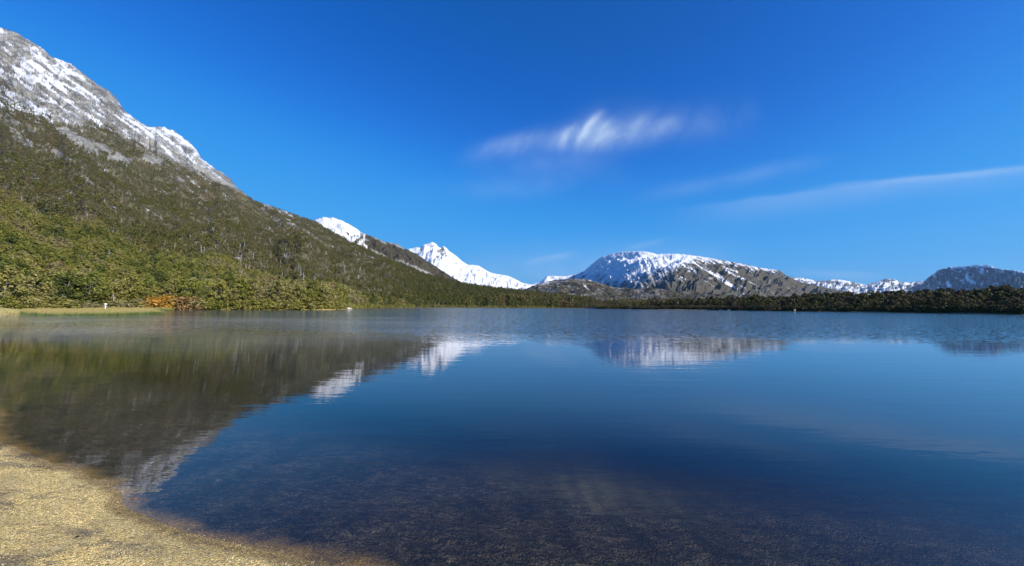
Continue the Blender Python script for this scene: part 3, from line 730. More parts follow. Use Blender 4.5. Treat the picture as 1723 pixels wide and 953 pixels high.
def far_proto(name, kind, i, leaf=LEAF, **kw):
    c, t = crown_and_trunk(i, **kw)
    v, f = join([c, t])
    me = mesh_np(name, v, f, leaf, smooth_shade=False)
    me.materials.append(BARK)
    mi = np.zeros(len(f), np.int32); mi[len(c[1]):] = 1
    me.polygons.foreach_set('material_index', mi)
    return bpy.data.objects.new(name, me)       # source shape for the wood's scatter, never linked to the scene
MIDP = [far_proto('tree_shape', 'mid', 600 + i, H=8.0 + i % 3, R=3.5, base=.1, npad=14, nleaf=36, size=.34, flat=.5, peak=.62, limbs=False) for i in range(5)]
LOWP = [far_proto('tree_shape', 'low', 700 + i, LEAFM, H=7 + i % 3, R=3.0, base=.12, npad=9, nleaf=15, size=.55, limbs=False) for i in range(4)]
TALP = [far_proto('tree_shape', 'tal', 800 + i, LEAFM, H=12, R=2.6, base=.10, npad=13, nleaf=20, size=.50, flat=.6, limbs=False, peak=.45) for i in range(4)]
DMIDP = [far_proto('tree_shape', 'mid', 640 + i, LEAFD, H=7.5 + i % 3, R=3.4, base=.06, npad=14, nleaf=34, size=.36, flat=.6, limbs=False) for i in range(5)]
def bare_proto(i):
    t, b = bare(i); v, f = join([t, b]); return bpy.data.objects.new('tree_shape', mesh_np('tree_shape', v, f, DEAD))
SNAG = [bare_proto(900 + i) for i in range(3)]

def scatter_obj(name, pts, scale, rotz, tint, sets, which, label, align=None, cat=None):
    """one object whose geometry nodes set the shapes of `sets[k]` on the points with which == k"""
    me = bpy.data.meshes.new(name); me.vertices.add(len(pts)); me.vertices.foreach_set('co', np.asarray(pts, np.float32).ravel())
    for an, av, ty in (('scale', scale, 'FLOAT'), ('rotz', rotz, 'FLOAT'), ('tint', tint, 'FLOAT'), ('which', which, 'INT')):
        a = me.attributes.new(an, ty, 'POINT'); a.data.foreach_set('value', np.asarray(av, np.int32 if ty == 'INT' else np.float32))
    me.update(); o = link(name, me)
    g = bpy.data.node_groups.new(name, 'GeometryNodeTree')
    g.interface.new_socket('Geometry', in_out='INPUT', socket_type='NodeSocketGeometry'); g.interface.new_socket('Geometry', in_out='OUTPUT', socket_type='NodeSocketGeometry')
    gi, go = g.nodes.new('NodeGroupInput'), g.nodes.new('NodeGroupOutput'); jn = g.nodes.new('GeometryNodeJoinGeometry')
    def na(n, ty):
        x = g.nodes.new('GeometryNodeInputNamedAttribute'); x.data_type = ty; x.inputs[0].default_value = n; return x.outputs[0]
    cx = g.nodes.new('ShaderNodeCombineXYZ'); g.links.new(na('rotz', 'FLOAT'), cx.inputs[2])
    k = 0
    for objs in sets:
        for ob in objs:
            ip = g.nodes.new('GeometryNodeInstanceOnPoints'); oi = g.nodes.new('GeometryNodeObjectInfo')
            oi.inputs['Object'].default_value = ob; oi.inputs['As Instance'].default_value = True
            cmp_ = g.nodes.new('FunctionNodeCompare'); cmp_.data_type = 'INT'; cmp_.operation = 'EQUAL'
            g.links.new(na('which', 'INT'), cmp_.inputs[2]); cmp_.inputs[3].default_value = k
            g.links.new(cmp_.outputs[0], ip.inputs['Selection']); g.links.new(gi.outputs[0], ip.inputs['Points'])
            g.links.new(oi.outputs['Geometry'], ip.inputs['Instance']); g.links.new(cx.outputs[0], ip.inputs['Rotation']); g.links.new(na('scale', 'FLOAT'), ip.inputs['Scale'])
            g.links.new(ip.outputs[0], jn.inputs[0]); k += 1
    g.links.new(jn.outputs[0], go.inputs[0])
    o.modifiers.new('scatter', 'NODES').node_group = g
    return tag(o, label, cat, None, 'stuff')

def thin(P, r):
    """drop points closer than about r (r may vary per point) using hashed cells, order kept"""
    keep = np.zeros(len(P), bool); cell = {}
    cs = 3.0
    for i in range(len(P)):
        x, y, ri = P[i, 0], P[i, 1], r[i]
        cx, cy = int(x // cs), int(y // cs); ok = True; w = int(ri // cs) + 1
        for a in range(cx - w, cx + w + 1):
            for b in range(cy - w, cy + w + 1):
                for (qx, qy) in cell.get((a, b), ()):
                    if (qx - x) ** 2 + (qy - y) ** 2 < ri * ri: ok = False; break
                if not ok: break
            if not ok: break
        if ok: keep[i] = True; cell.setdefault((cx, cy), []).append((x, y))
    return keep
def sample(key, n, pxlo, pxhi, tmax=1.03, wfun=None):
    t = TERR[key]; X, Y, Z = t['X'], t['Y'], t['Z']
    P = np.stack([X, Y, Z], -1)
    e1 = P[1:, :-1] - P[:-1, :-1]; e2 = P[:-1, 1:] - P[:-1, :-1]
    ar = np.abs(e1[..., 0] * e2[..., 1] - e1[..., 1] * e2[..., 0])
    Q, T = t['QX'][:-1, :-1], t['T'][:-1, :-1]
    w = ar * (Q > pxlo) * (Q < pxhi) * (T < tmax)
    if wfun is not None: w = w * wfun(X[:-1, :-1], Y[:-1, :-1], Z[:-1, :-1], Q, t['QY'][:-1, :-1], {k: v[:-1, :-1] for k, v in t['at'].items()})
    c = w.ravel().cumsum(); tot = c[-1]
    if n < 1: n = int(tot * n)
    n = int(n)
    idx = np.searchsorted(c, RNG.random(n) * tot); i, j = np.divmod(idx, w.shape[1])
    a, b = RNG.random(n)[:, None], RNG.random(n)[:, None]
    pt = P[i, j] * (1 - a) * (1 - b) + P[i + 1, j] * a * (1 - b) + P[i, j + 1] * (1 - a) * b + P[i + 1, j + 1] * a * b
    return pt

# -- left forest
def wleft(X, Y, Z, Q, QY, at):
    return at['tree'] * np.where(Y < 420, 1 / 13., np.where(Y < 900, 1 / 20., 1 / 24.))
PL = sample('left', .999, -150, 960, 1.02, wleft)
# narrow bench between the shore and the slope
def bench(n, lo, hi, dmin, dmax):
    px = RNG.uniform(lo, hi, n); fy = np.interp(px, [p for p, _ in farpts], [y for _, y in farpts])
    Y = fy + RNG.uniform(dmin, dmax, n); X = col_dir(px) * Y
    sd = lake_sd(X, Y); z, _ = ground_z(X, Y, sd); k = sd > 1.5
    return np.stack([X, Y, z], -1)[k]
PB = bench(1500, -120, 280, 9, 30)
PB = np.concatenate([PB, bench(500, 280, 585, 2.0, 12)])
P = np.concatenate([PB, PL])
sdl = lake_sd(P[:, 0], P[:, 1]); P = P[sdl > 3.0]
zz, _ = ground_z(P[:, 0], P[:, 1]); near_ = P[:, 1] < 330
P[:, 2] = np.where(near_, np.maximum(P[:, 2], zz), P[:, 2])
P = P[(P[:, 1] > 74) | (P[:, 0] < -P[:, 1] * 1.48)]
P = P[RNG.permutation(len(P))]
k = thin(P, np.where(P[:, 1] < 420, 2.9, np.where(P[:, 1] < 900, 3.2, 3.6)))
P = P[k]
QX, QY = project(P[:, 0], P[:, 1], P[:, 2])
print('left trees', len(P))
nlow = fbm(P[:, 0] / 60, P[:, 1] / 60, 4, 200)
mound = np.interp(QX, [-150, 0, 60, 130, 200, 300, 400, 480, 560, 600, 960], [330, 345, 362, 380, 405, 425, 455, 480, 500, 512, 512])
lower = smooth(QY - mound + nlow * 40, -14, 22)
rnd = RNG.normal(size=len(P))
patch = fbm(P[:, 0] / 25, P[:, 1] / 25, 3, 205)
tint = lower * (.35 + .24 * patch + .07 * rnd - .16 * nlow) + (1 - lower) * (.47 + .10 * patch + .06 * rnd + .14 * fbm(P[:, 0] / 90, P[:, 1] / 90, 3, 207))
tint += .12 * smooth(QX, 250, 420) * smooth(QX, 640, 480) * lower
far_c = smooth(QX, 600, 760); tint = tint * (1 - far_c) + far_c * (.33 + .18 * patch + .07 * rnd)
tint = np.clip(tint, .05, .74)
scl = RNG.uniform(.62, 1.18, len(P)) * (1 + .12 * smooth(P[:, 1], 330, 180)) * (1 - .42 * smooth(P[:, 2], 90, 380)) * (1 + .25 * smooth(QX, 640, 800) * smooth(P[:, 2], 60, 5))
LEFT = dict(P=P, tint=tint, scl=scl, QX=QX, QY=QY)

# -- right bank and valley mouth
PR = sample('bank', .999, 815, 1900, 1.25, lambda X, Y, Z, Q, QY, at: 1 / 9. + 0 * X)
sd = lake_sd(PR[:, 0], PR[:, 1]); k = sd > 1.2; PR = PR[k]; sd = sd[k]
zz, _ = ground_z(PR[:, 0], PR[:, 1], sd); PR[:, 2] = np.maximum(PR[:, 2], zz)
o_ = RNG.permutation(len(PR)); PR = PR[o_]; sd = sd[o_]
k = thin(PR, np.full(len(PR), 2.7)); PR, sd = PR[k], sd[k]
RX_, RYq = project(PR[:, 0], PR[:, 1], PR[:, 2])
print('right trees', len(PR))
patch = fbm(PR[:, 0] / 22, PR[:, 1] / 22, 3, 215); rnd = RNG.normal(size=len(PR))
rt = np.clip(.50 + .30 * patch + .11 * rnd, .05, .80)
rs = RNG.uniform(.50, .90, len(PR)) * (1 + .25 * (RNG.random(len(PR)) < .08)) * (.85 + .35 * smooth(sd, 4, 30)) * (1 + .55 * smooth(RX_, 1020, 940))
scrub = (sd < 26) & (RX_ > 1000) & (RX_ < 1235)
rs = np.where(scrub, rs * .45, rs); rt = np.where(scrub, np.clip(rt + .22, 0, .8), rt)
RIGHT = dict(P=PR, tint=rt, scl=rs, QX=RX_, QY=RYq)

# -- which trees stand as objects of their own: those that show largest
cand = []
for side, D in (('left', LEFT), ('right', RIGHT)):
    hpx = D['scl'] * 9 * 640 / D['P'][:, 1]
    vis = (D['QX'] > -8) & (D['QX'] < 1731)
    if side == 'left': vis &= (D['P'][:, 1] < 420)
    for i in np.nonzero(vis)[0]: cand.append((float(hpx[i]), side, int(i)))
cand.sort(reverse=True)
picked = {'left': [], 'right': []}
# a tree hidden behind two nearer ones is left to the wood
cov = np.zeros((1800, 60), np.int16)
for h, side, i in sorted(cand[:1500], key=lambda c: (LEFT if c[1] == 'left' else RIGHT)['P'][c[2], 1]):
    D = LEFT if side == 'left' else RIGHT
    x, y = D['QX'][i], D['QY'][i] - h
    gx, gy = int(np.clip(x + 20, 0, 1790)), int(np.clip((y - 330) / 3.5, 0, 59)); w = max(2, int(h * .3))
    top_free = (cov[gx - w if gx > w else 0:gx + w, max(0, gy):gy + 2] < 1).mean()
    if top_free > .35: picked[side].append((h, i))
    cov[max(0, gx - w):gx + w, gy:min(60, gy + int(h / 3.5) + 1)] += 1
both = sorted([(h, 'left', i) for h, i in picked['left']] + [(h, 'right', i) for h, i in picked['right']], reverse=True)[:285]
print('individual trees', len(both), 'smallest', both[-1][0])

def empty(name, loc, rz=0, s=1.0):
    o = bpy.data.objects.new(name, None); COL.objects.link(o)
    o.location = loc; o.rotation_euler = (0, 0, rz); o.scale = (s, s, s); o.empty_display_size = .5
    return o
def plant(kind, v, name, loc, rz, s, tint, label, cat, group, sx=None):
    o = empty(name, loc, rz, s)
    if sx: o.scale = (s * sx, s * sx, s)
    tag(o, label, cat, group)
    a, b = PROTO[kind][v % len(PROTO[kind])]
    if kind == 'bare':
        link('trunk', a, o); link('branch', b, o)
    else:
        c = link('crown', a, o); c['tint'] = float(tint); link('trunk', b, o)
    return o
def tone(t):
    return 'dark green' if t < .18 else 'green' if t < .32 else 'olive green' if t < .46 else 'yellowish olive' if t < .56 else 'brownish' if t < .68 else 'rusty brown'
def place_left(x, y):
    for lim, txt in ((22, 'at the left edge'), (50, 'behind the leaning dead trunks'), (90, 'behind the low green clump'), (130, 'behind the tallest dead tree'), (165, 'left of the white marker'),
                     (195, 'behind the white marker'), (245, 'between marker and orange shrubs'), (290, 'behind the orange shrubs'), (345, 'behind the rusty red shrub'), (400, 'above the left strip end'),
                     (470, 'above the middle of the strip'), (560, 'above the right strip end'), (610, 'near the pale rock heap')):
        if x < lim: return txt
    return 'beyond the pale rock heap'
def place_right(x):
    if x < 1003: return 'at mid valley'
    if x < 1235: return 'on the low scrubby point'
    if x < 1360: return 'behind the pale boulder'
    if x < 1500: return 'below the snowy range'
    if x < 1620: return 'left of the blue massif'
    return 'under the blue massif'
used_l = set(); used_r = set()
TREES = []
for h, side, i in both:
    D = LEFT if side == 'left' else RIGHT; (used_l if side == 'left' else used_r).add(i)
    p = D['P'][i]; t = float(D['tint'][i]); s = float(D['scl'][i])
    size = 'tall' if s > .98 else 'small' if s < .72 else 'mid sized'
    rz = float(RNG.random() * 6.28)
    if side == 'left':
        row = 'front row' if lake_sd(np.array([p[0]]), np.array([p[1]]))[0] < 14 else 'back row'
        lab = f'{size} {tone(t)} {row} beech tree {place_left(D["QX"][i], 0)}'
        o = plant('tall' if i % 6 == 0 else 'beech', i, 'beech_tree', p, rz, s * (.8 if i % 6 == 0 else 1), t, lab, 'tree', 'beech trees along the left shore')
        TREES.append((float(D['QX'][i]), o))
    else:
        row = 'waterline' if lake_sd(np.array([p[0]]), np.array([p[1]]))[0] < 6 else 'set back'
        lab = f'{size} {tone(t)} {row} bushy tree {place_right(D["QX"][i])}'
        o = plant('round', i, 'bushy_tree', p, rz, s, t, lab, 'tree', 'bushy trees along the far and right banks')
        TREES.append((float(D['QX'][i]), o))

def tell_apart(rows):
    # trees described alike: say where each stands in the row they form, from left to right
    by = {}
    for x, o in rows: by.setdefault(o['label'], []).append((x, o))
    nth = ['leftmost', 'second', 'third', 'fourth', 'fifth', 'sixth', 'seventh', 'eighth', 'ninth', 'tenth', 'eleventh', 'twelfth']
    for lab, L in by.items():
        if len(L) < 2: continue
        L.sort(key=lambda a: a[0])
        for j, (x, o) in enumerate(L):
            o['label'] = ('rightmost ' if j == len(L) - 1 else nth[min(j, 11)] + ' ') + lab
tell_apart(TREES)

# the rest of the woods
def rest(D, used, name, label, side):
    k = np.array([i for i in range(len(D['P'])) if i not in used])
    P, t, s, Y = D['P'][k], D['tint'][k], D['scl'][k].copy(), D['P'][k][:, 1]
    r = RNG.random(len(k)); qx = D['QX'][k]; qy = D['QY'][k]
    which = np.where(Y < 420, RNG.integers(0, 5, len(k)), 5 + RNG.integers(0, 4, len(k)))
    tall = (qx > 640) & (qx < 1003) & (r < .55); which = np.where(tall, 9 + RNG.integers(0, 4, len(k)), which)
    pale = fbm(P[:, 0] / 40, P[:, 1] / 40, 3, 221)
    sn = RNG.random(len(k)) < (.06 + .26 * smooth(pale, .05, .5)) * (smooth(qx, 250, 420) * smooth(qx, 760, 620) + .3) * smooth(P[:, 2], 170, 90) * (.25 if side == 'right' else 1)
    which = np.where(sn, 13 + RNG.integers(0, 3, len(k)), which)
    s = np.where(sn, s * 1.1, s)
    scatter_obj(name, P, s, RNG.random(len(k)) * 6.28, t, [DMIDP if side == 'right' else MIDP, LOWP, TALP, SNAG], which, label)
rest(LEFT, used_l, 'forest', 'mixed green and brown beech wood covering the left mountainside', 'left')
rest(RIGHT, used_r, 'forest', 'dark bushy wood covering the bank across the lake', 'right')

# ------------------------------------------------------------------ shore details on the left
def shore_pt(px, py_base=None, Y=None):
    X = float(col_dir(px)) * Y
    z, _ = ground_z(np.array([X]), np.array([float(Y)]))
    return (X, float(Y), max(float(z[0]), 0.0) - .03)
def size_for(hpx, Y, H): return hpx * Y / 640 / H
# (px, Y, height in photo px, tint, stretch, label)
SHRUBS = [(64, 90, 20, .46, 1.3, 'yellow green shrub, leftmost of the low clump left of the marker'), (80, 93, 22, .48, 1.4, 'yellow green shrub, second from the left in the low clump'), (97, 95, 23, .44, 1.4, 'tallest yellow green shrub in the low clump left of the marker'),
          (113, 99, 20, .50, 1.3, 'yellow green shrub, rightmost of the low clump left of the marker'), (128, 105, 13, .68, 1.3, 'dry brown shrub between the low green clump and the marker'), (143, 110, 13, .64, 1.2, 'low dry shrub in the middle of the bank left of the marker'), (158, 114, 13, .60, 1.3, 'olive brown shrub next to the white marker on its left'),
          (192, 121, 15, .55, 1.3, 'olive shrub next to the white marker on its right'), (206, 124, 17, .50, 1.4, 'yellowish shrub, second to the right of the white marker'), (222, 126, 17, .58, 1.5, 'wide olive tan shrub between the marker and the orange shrubs'),
          (238, 129, 17, .56, 1.3, 'olive tan shrub just left of the orange shrubs'), (253, 131, 19, .86, 1.3, 'bright orange shrub, leftmost of the autumn coloured row'), (268, 132, 21, .93, 1.4, 'bright orange shrub, second of the autumn coloured row'), (283, 134, 22, .90, 1.4, 'tallest golden orange shrub in the autumn coloured row'),
          (298, 135, 19, .88, 1.3, 'golden shrub right of the tallest orange shrub'), (312, 136, 21, .76, 1.4, 'rusty red shrub in the autumn coloured row'), (327, 137, 19, .72, 1.3, 'brownish red shrub, rightmost of the autumn coloured row'), (341, 138, 18, .48, 1.3, 'yellow green shrub at the right end of the autumn row'),
          (356, 139, 14, .38, 1.3, 'green shrub at the water right of the autumn row'), (372, 140, 15, .28, 1.4, 'dark green shrub above the start of the sandy strip'), (392, 141, 15, .40, 1.4, 'olive shrub above the left part of the sandy strip'), (412, 143, 16, .44, 1.4, 'tan olive shrub above the left part of the sandy strip'),
          (434, 145, 16, .42, 1.5, 'broad olive shrub near the middle of the sandy strip'), (456, 147, 16, .36, 1.4, 'green shrub near the middle of the sandy strip'), (478, 150, 15, .47, 1.5, 'yellow olive shrub right of the middle of the sandy strip'), (500, 153, 15, .43, 1.5, 'olive shrub above the right part of the sandy strip'),
          (522, 157, 15, .50, 1.5, 'tan shrub above the right part of the sandy strip'), (544, 162, 15, .46, 1.5, 'olive tan shrub close to the pale rock heap'), (562, 168, 14, .40, 1.4, 'green olive shrub just left of the pale rock heap'),
          (4, 72, 17, .33, 1.4, 'dark green shrub at the left edge of the picture'), (20, 76, 15, .30, 1.4, 'dark green shrub on the low bank under the dead trunks'), (36, 80, 17, .26, 1.3, 'dark shrub between the dead trunks and the green clump'), (50, 86, 12, .45, 1.1, 'small yellowish shrub left of the low green clump')]
for i, (px, Y, h, t, sx, lab) in enumerate(SHRUBS):
    plant('shrub', i, 'shrub', shore_pt(px, Y=Y), i * 1.7, size_for(h, Y, 2.45), t, lab, 'shrub', 'shrubs along the left shore', sx)
SN = [(3, 82, 40, 0, 'thick bleached dead trunk at the left edge of the lake shore'), (17, 80, 28, 1, 'leaning pale dead trunk, second from the left edge'), (42, 84, 24, 2, 'forked white dead trunk left of the green shrubs'), (60, 100, 30, 3, 'bleached dead tree above the leftmost green shrub'),
      (72, 104, 27, 4, 'pale dead tree behind the low green clump'), (84, 103, 34, 0, 'tallest bleached dead tree behind the green clump'), (90, 106, 31, 1, 'bleached dead tree next to the tallest dead tree'), (104, 108, 27, 2, 'leaning pale dead tree right of the tallest dead tree'),
      (112, 110, 24, 3, 'short pale dead tree, last behind the green clump'), (191, 128, 26, 4, 'pale dead tree in the dark gap right of the marker'), (196, 131, 24, 0, 'second pale dead tree in the dark gap right of the marker'), (243, 137, 23, 1, 'dead tree in the dark gap left of the orange shrubs'),
      (354, 150, 26, 2, 'pale dead tree at the water right of the autumn row'), (370, 158, 40, 3, 'bleached dead tree in the dark gap above the sandy strip'), (378, 162, 44, 4, 'second bleached dead tree in the dark gap above the sandy strip'), (388, 160, 38, 0, 'third bleached dead tree in the dark gap above the sandy strip'),
      (446, 168, 34, 1, 'twisted bleached dead tree above the middle of the sandy strip'), (479, 172, 36, 2, 'pale dead tree in the dark gap right of the middle strip'), (489, 175, 28, 3, 'short pale dead tree in the dark gap right of the middle strip')]
for i, (px, Y, h, v, lab) in enumerate(SN):
    plant('bare', v, 'dead_tree', shore_pt(px, Y=Y), i * 2.1, size_for(h, Y, 7.4) , 0, lab, 'dead tree', 'bleached dead trees on the left shore')

# white marker: a flared foot, a slim stem with a short crossbar and a rounded cup on top
def lathe(prof, seg=20):
    pts = [[(r * math.cos(2 * math.pi * k / seg), r * math.sin(2 * math.pi * k / seg), z) for k in range(seg)] for r, z in prof]
    V = np.array(pts).reshape(-1, 3); F = []
    for i in range(len(prof) - 1):
        for k in range(seg): F.append((i * seg + k, i * seg + (k + 1) % seg, (i + 1) * seg + (k + 1) % seg, (i + 1) * seg + k))
    return V, np.array(F)
wm, nt = new_mat('white_paint')
P_ = nd(nt, 'ShaderNodeTexCoord').outputs['Object']
finish(nt, bsdf(nt, mixc(nt, sstep(nt, noise(nt, P_, 5, 5, .7), .45, .75), (.84, .83, .76), (.60, .58, .49)), .6, None, .3))
mk = shore_pt(177.5, Y=98); mo = empty('marker_post', (mk[0], mk[1], mk[2] + .02))
tag(mo, 'small white marker post with crossbar and rounded top standing behind the reeds', 'marker')
link('base', mesh_np('base', *lathe([(0.001, -.2), (.52, -.2), (.50, .06), (.34, .12), (.20, .34), (.13, .55), (.001, .56)]), wm), mo)
link('pole', mesh_np('pole', *lathe([(.12, .50), (.095, .9), (.09, 1.45), (.001, 1.46)], 12), wm), mo)
link('crossbar', mesh_np('crossbar', *(lambda v, f: (v[:, [2, 1, 0]] * np.array([1, 1, 1]) + np.array([0, 0, 1.26]), f))(*lathe([(.001, -.37), (.075, -.36), (.075, .36), (.001, .37)], 10)), wm), mo)
link('cap', mesh_np('cap', *lathe([(.001, 1.44), (.06, 1.46), (.20, 1.60), (.35, 1.78), (.36, 1.88), (.22, 1.93), (.12, 2.03), (.001, 2.06)]), wm), mo)

# rocks
def mat_rock(name, a, b):
    m, nt = new_mat(name); P = nd(nt, 'ShaderNodeTexCoord').outputs['Object']
    n = noise(nt, P, 2.2, 7, .65); n2 = noise(nt, P, 9, 4, .6)
    finish(nt, bsdf(nt, mixc(nt, mth(nt, 'MULTIPLY', sstep(nt, n2, .5, .7), .5), mixc(nt, sstep(nt, n, .35, .65), a, b), (.10, .10, .08)), .88, bump(nt, n, .8, .15), .2))
    return m
PALE = mat_rock('pale_rock', (.34, .32, .27), (.62, .59, .50))
def rock_mesh(name, seed, mat, sx=1, sy=1, sz=.7):
    bm = bmesh.new(); bmesh.ops.create_icosphere(bm, subdivisions=4, radius=1)
    rng = np.random.default_rng(seed); pl = rng.normal(size=(9, 3)); pl /= np.linalg.norm(pl, axis=1)[:, None]; ds = rng.uniform(.62, .92, 9)
    for v in bm.verts:
        c = np.array(v.co)
        for n_, d_ in zip(pl, ds):
            e_ = c @ n_ - d_
            if e_ > 0: c = c - n_ * e_ * .9
        c = c * (1 + .06 * math.sin(7 * c[0] + seed) * math.cos(6 * c[1]))
        v.co = Vector((c[0] * sx, c[1] * sy, c[2] * sz))
    me = bpy.data.meshes.new(name); bm.to_mesh(me); bm.free(); me.materials.append(mat)
    return me
ROCKL = [(586, 188, 2.6, 1.0, 'largest pale rock of the heap on the left point', 1), (581, 186, 1.4, .6, 'pale rock at the left end of the heap on the point', 2), (590.5, 188, 1.2, .55, 'pale rock sloping into the water at the right end of the heap', 3), (602.5, 252, .8, .55, 'small white rock standing alone right of the heap', 4),
         (1113, 365, .75, .55, 'tiny white rock on the far waterline below the rounded mountain', 5), (1226, 290, 2.0, .55, 'low tan rock at the tip of the scrubby point', 6), (1213, 296, 2.6, .5, 'long low tan rock left of the one at the point tip', 9), (1337, 243, 1.25, 1.25, 'single pale round boulder on the dark far bank', 7),
         (855, 566, 1.8, .9, 'pale grey rock on the far shore left of mid valley', 8)]
for px, Y, w, h, lab, sd_ in ROCKL:
    X = float(col_dir(px)) * Y
    o = link('boulder', rock_mesh('boulder', sd_, PALE, w / 2 * 1.25, w / 2, h * .75)); o.location = (X, Y, h * .28); o.rotation_euler = (0, 0, sd_)
    tag(o, lab, 'rock', 'pale rocks on the waterline')
# driftwood lying on the reed bank
dm = bpy.data.meshes
DW = [(118, 118, 2.2, 'short bleached driftwood log on the bank, leftmost of three'), (153, 108, 2.6, 'bleached driftwood log on the bank left of the marker'), (168, 104, 1.7, 'small driftwood log lying at the foot of the marker')]
for i, (px, Y, L, lab) in enumerate(DW):
    x, y, z = shore_pt(px, Y=Y * .93)
    v, f = tube([(-L / 2, 0, 0), (-L / 5, .1, .06), (L / 4, .02, .1), (L / 2, -.1, .03)], [.10, .14, .12, .05], 8)
    o = link('driftwood', mesh_np('driftwood', v, f, DEAD)); o.location = (x, y, z + .15); o.rotation_euler = (0, 0, .2 * i)
    tag(o, lab, 'driftwood', 'driftwood by the reeds')

# reeds standing in the shallows
rm, nt = new_mat('reed')
zc = nd(nt, 'ShaderNodeSeparateXYZ', {0: nd(nt, 'ShaderNodeTexCoord').outputs['Object']}).outputs[2]
ri = nd(nt, 'ShaderNodeNewGeometry').outputs['Random Per Island']
rc = mixc(nt, sstep(nt, mth(nt, 'MULTIPLY_ADD', mth(nt, 'SUBTRACT', ri, .5), .5, zc), .40, 1.05), (.16, .22, .055), (.56, .43, .17))
rc = nd(nt, 'ShaderNodeVectorMath', {0: rc, 3: mth(nt, 'MULTIPLY_ADD', ri, .6, .7)}, operation='SCALE').outputs[0]
finish(nt, nd(nt, 'ShaderNodeMixShader', {0: .35, 1: bsdf(nt, rc, .6), 2: nd(nt, 'ShaderNodeBsdfTranslucent', {'Color': rc}).outputs[0]}).outputs[0])
def reed_shape(seed, n=34, R=.55, H=1.1):
    rng = np.random.default_rng(seed); V = []; F = []
    for i in range(n):
        a, r = rng.random() * 6.28, R * math.sqrt(rng.random()); x, y = r * math.cos(a), r * math.sin(a)
        h = H * rng.uniform(.6, 1.05); b = rng.random() * 6.28; lx, ly = rng.normal(size=2) * .10 * h; w = rng.uniform(.010, .018)
        dx, dy = w * math.cos(b), w * math.sin(b); k = len(V)
        for t, ww in ((-.25, 1), (.55, .9), (1.0, .15)):
            V += [(x + lx * t * t - dx * ww, y + ly * t * t - dy * ww, h * t), (x + lx * t * t + dx * ww, y + ly * t * t + dy * ww, h * t)]
        F += [(k, k + 1, k + 3, k + 2), (k + 2, k + 3, k + 5, k + 4)]
    return bpy.data.objects.new('reed_shape', mesh_np('reed_shape', np.array(V), np.array(F), rm, smooth_shade=False))
REEDS = [reed_shape(40 + i) for i in range(5)]
n = 9000
px = RNG.uniform(40, 294, n); fy = np.interp(px, [p for p, _ in farpts], [y for _, y in farpts])
y0 = np.interp(px, [40, 50, 90, 200, 280, 294], [68, 60, 55, 56, 62, 92]) ; y1 = fy - np.interp(px, [40, 290], [0, 2])
u_ = RNG.random(n); Y = y0 + (y1 - y0) * u_
X = col_dir(px) * Y
gap = fbm(X / 4, Y / 6, 3, 301)
k = (RNG.random(n) < .95 - .35 * smooth(gap, .2, .6)) & (RNG.random(n) < smooth(u_, -.05, .12) * .8 + .3)
X, Y, u_ = X[k], Y[k], u_[k]
gz, _ = ground_z(X, Y)
pe = W0 / 2 + F0 * X / Y
k = (gz > -3) & (RNG.random(len(X)) < smooth(pe, 38, 70) * .9 + .1) & (RNG.random(len(X)) < smooth(pe, 296, 268) * .9 + .1)
X, Y, gz, u_ = X[k], Y[k], gz[k], u_[k]
scatter_obj('reeds', np.stack([X, Y, np.maximum(gz, -.05)], -1), RNG.uniform(.55, .95, len(X)) * (.75 + .25 * u_), RNG.random(len(X)) * 6.28, np.zeros(len(X)), [REEDS], RNG.integers(0, 5, len(X)), 'bed of reeds in the shallows, green below and straw coloured on top')
# dry grass on the low bank
gm, nt = new_mat('dry_grass')
ri = nd(nt, 'ShaderNodeNewGeometry').outputs['Random Per Island']
gc = mixc(nt, ri, (.20, .20, .06), (.58, .48, .24)); finish(nt, bsdf(nt, gc, .7))
def grass_shape(seed):
    o = reed_shape(seed, 40, .5, .35); o.data.materials[0] = gm; return o
GR = [grass_shape(60 + i) for i in range(3)]
n = 5200
px = RNG.uniform(-40, 292, n); fy = np.interp(px, [p for p, _ in farpts], [y for _, y in farpts]); Y = fy + RNG.uniform(.3, 13, n); X = col_dir(px) * Y
gz, s2 = ground_z(X, Y); k = (s2 > .4)
X, Y, gz = X[k], Y[k], gz[k]
scatter_obj('grass', np.stack([X, Y, gz], -1), RNG.uniform(.6, 1.3, len(X)), RNG.random(len(X)) * 6.28, np.zeros(len(X)), [GR], RNG.integers(0, 3, len(X)), 'dry straw coloured grass on the low bank behind the reeds')
# undergrowth closing the foot of both woods
UND = [far_proto('bush_shape', 'und', 950 + i, H=2.6, R=1.9, base=.02, npad=9, nleaf=26, size=.26, flat=.7, peak=.6, limbs=False, tr=.03) for i in range(4)]
DUND = [far_proto('bush_shape', 'und', 970 + i, LEAFD, H=2.6, R=1.9, base=.02, npad=9, nleaf=26, size=.26, flat=.7, peak=.6, limbs=False, tr=.03) for i in range(4)]
n = 2900
px = RNG.uniform(-100, 1800, n); fy = np.interp(px, [p for p, _ in farpts], [y for _, y in farpts]); off = np.interp(px, [0, 290, 300, 585, 600, 1723], [11, 11, 3.2, 3.2, .8, .8])
Y = fy + off + RNG.random(n) ** 1.5 * 14; X = col_dir(px) * Y
gz, s2 = ground_z(X, Y); k = s2 > .5
X, Y, gz, px = X[k], Y[k], gz[k], px[k]
ut = np.clip(np.interp(px, [0, 330, 600, 1000, 1100, 1240, 1400, 1723], [.42, .44, .42, .34, .62, .60, .45, .42]) + RNG.normal(size=len(px)) * .10, .05, .8)
scatter_obj('undergrowth', np.stack([X, Y, gz], -1), RNG.uniform(.5, 1.15, len(X)), RNG.random(len(X)) * 6.28, ut, [UND, DUND], RNG.integers(0, 4, len(X)) + 4 * (px > 940), 'low leafy undergrowth along the water edge of the woods')

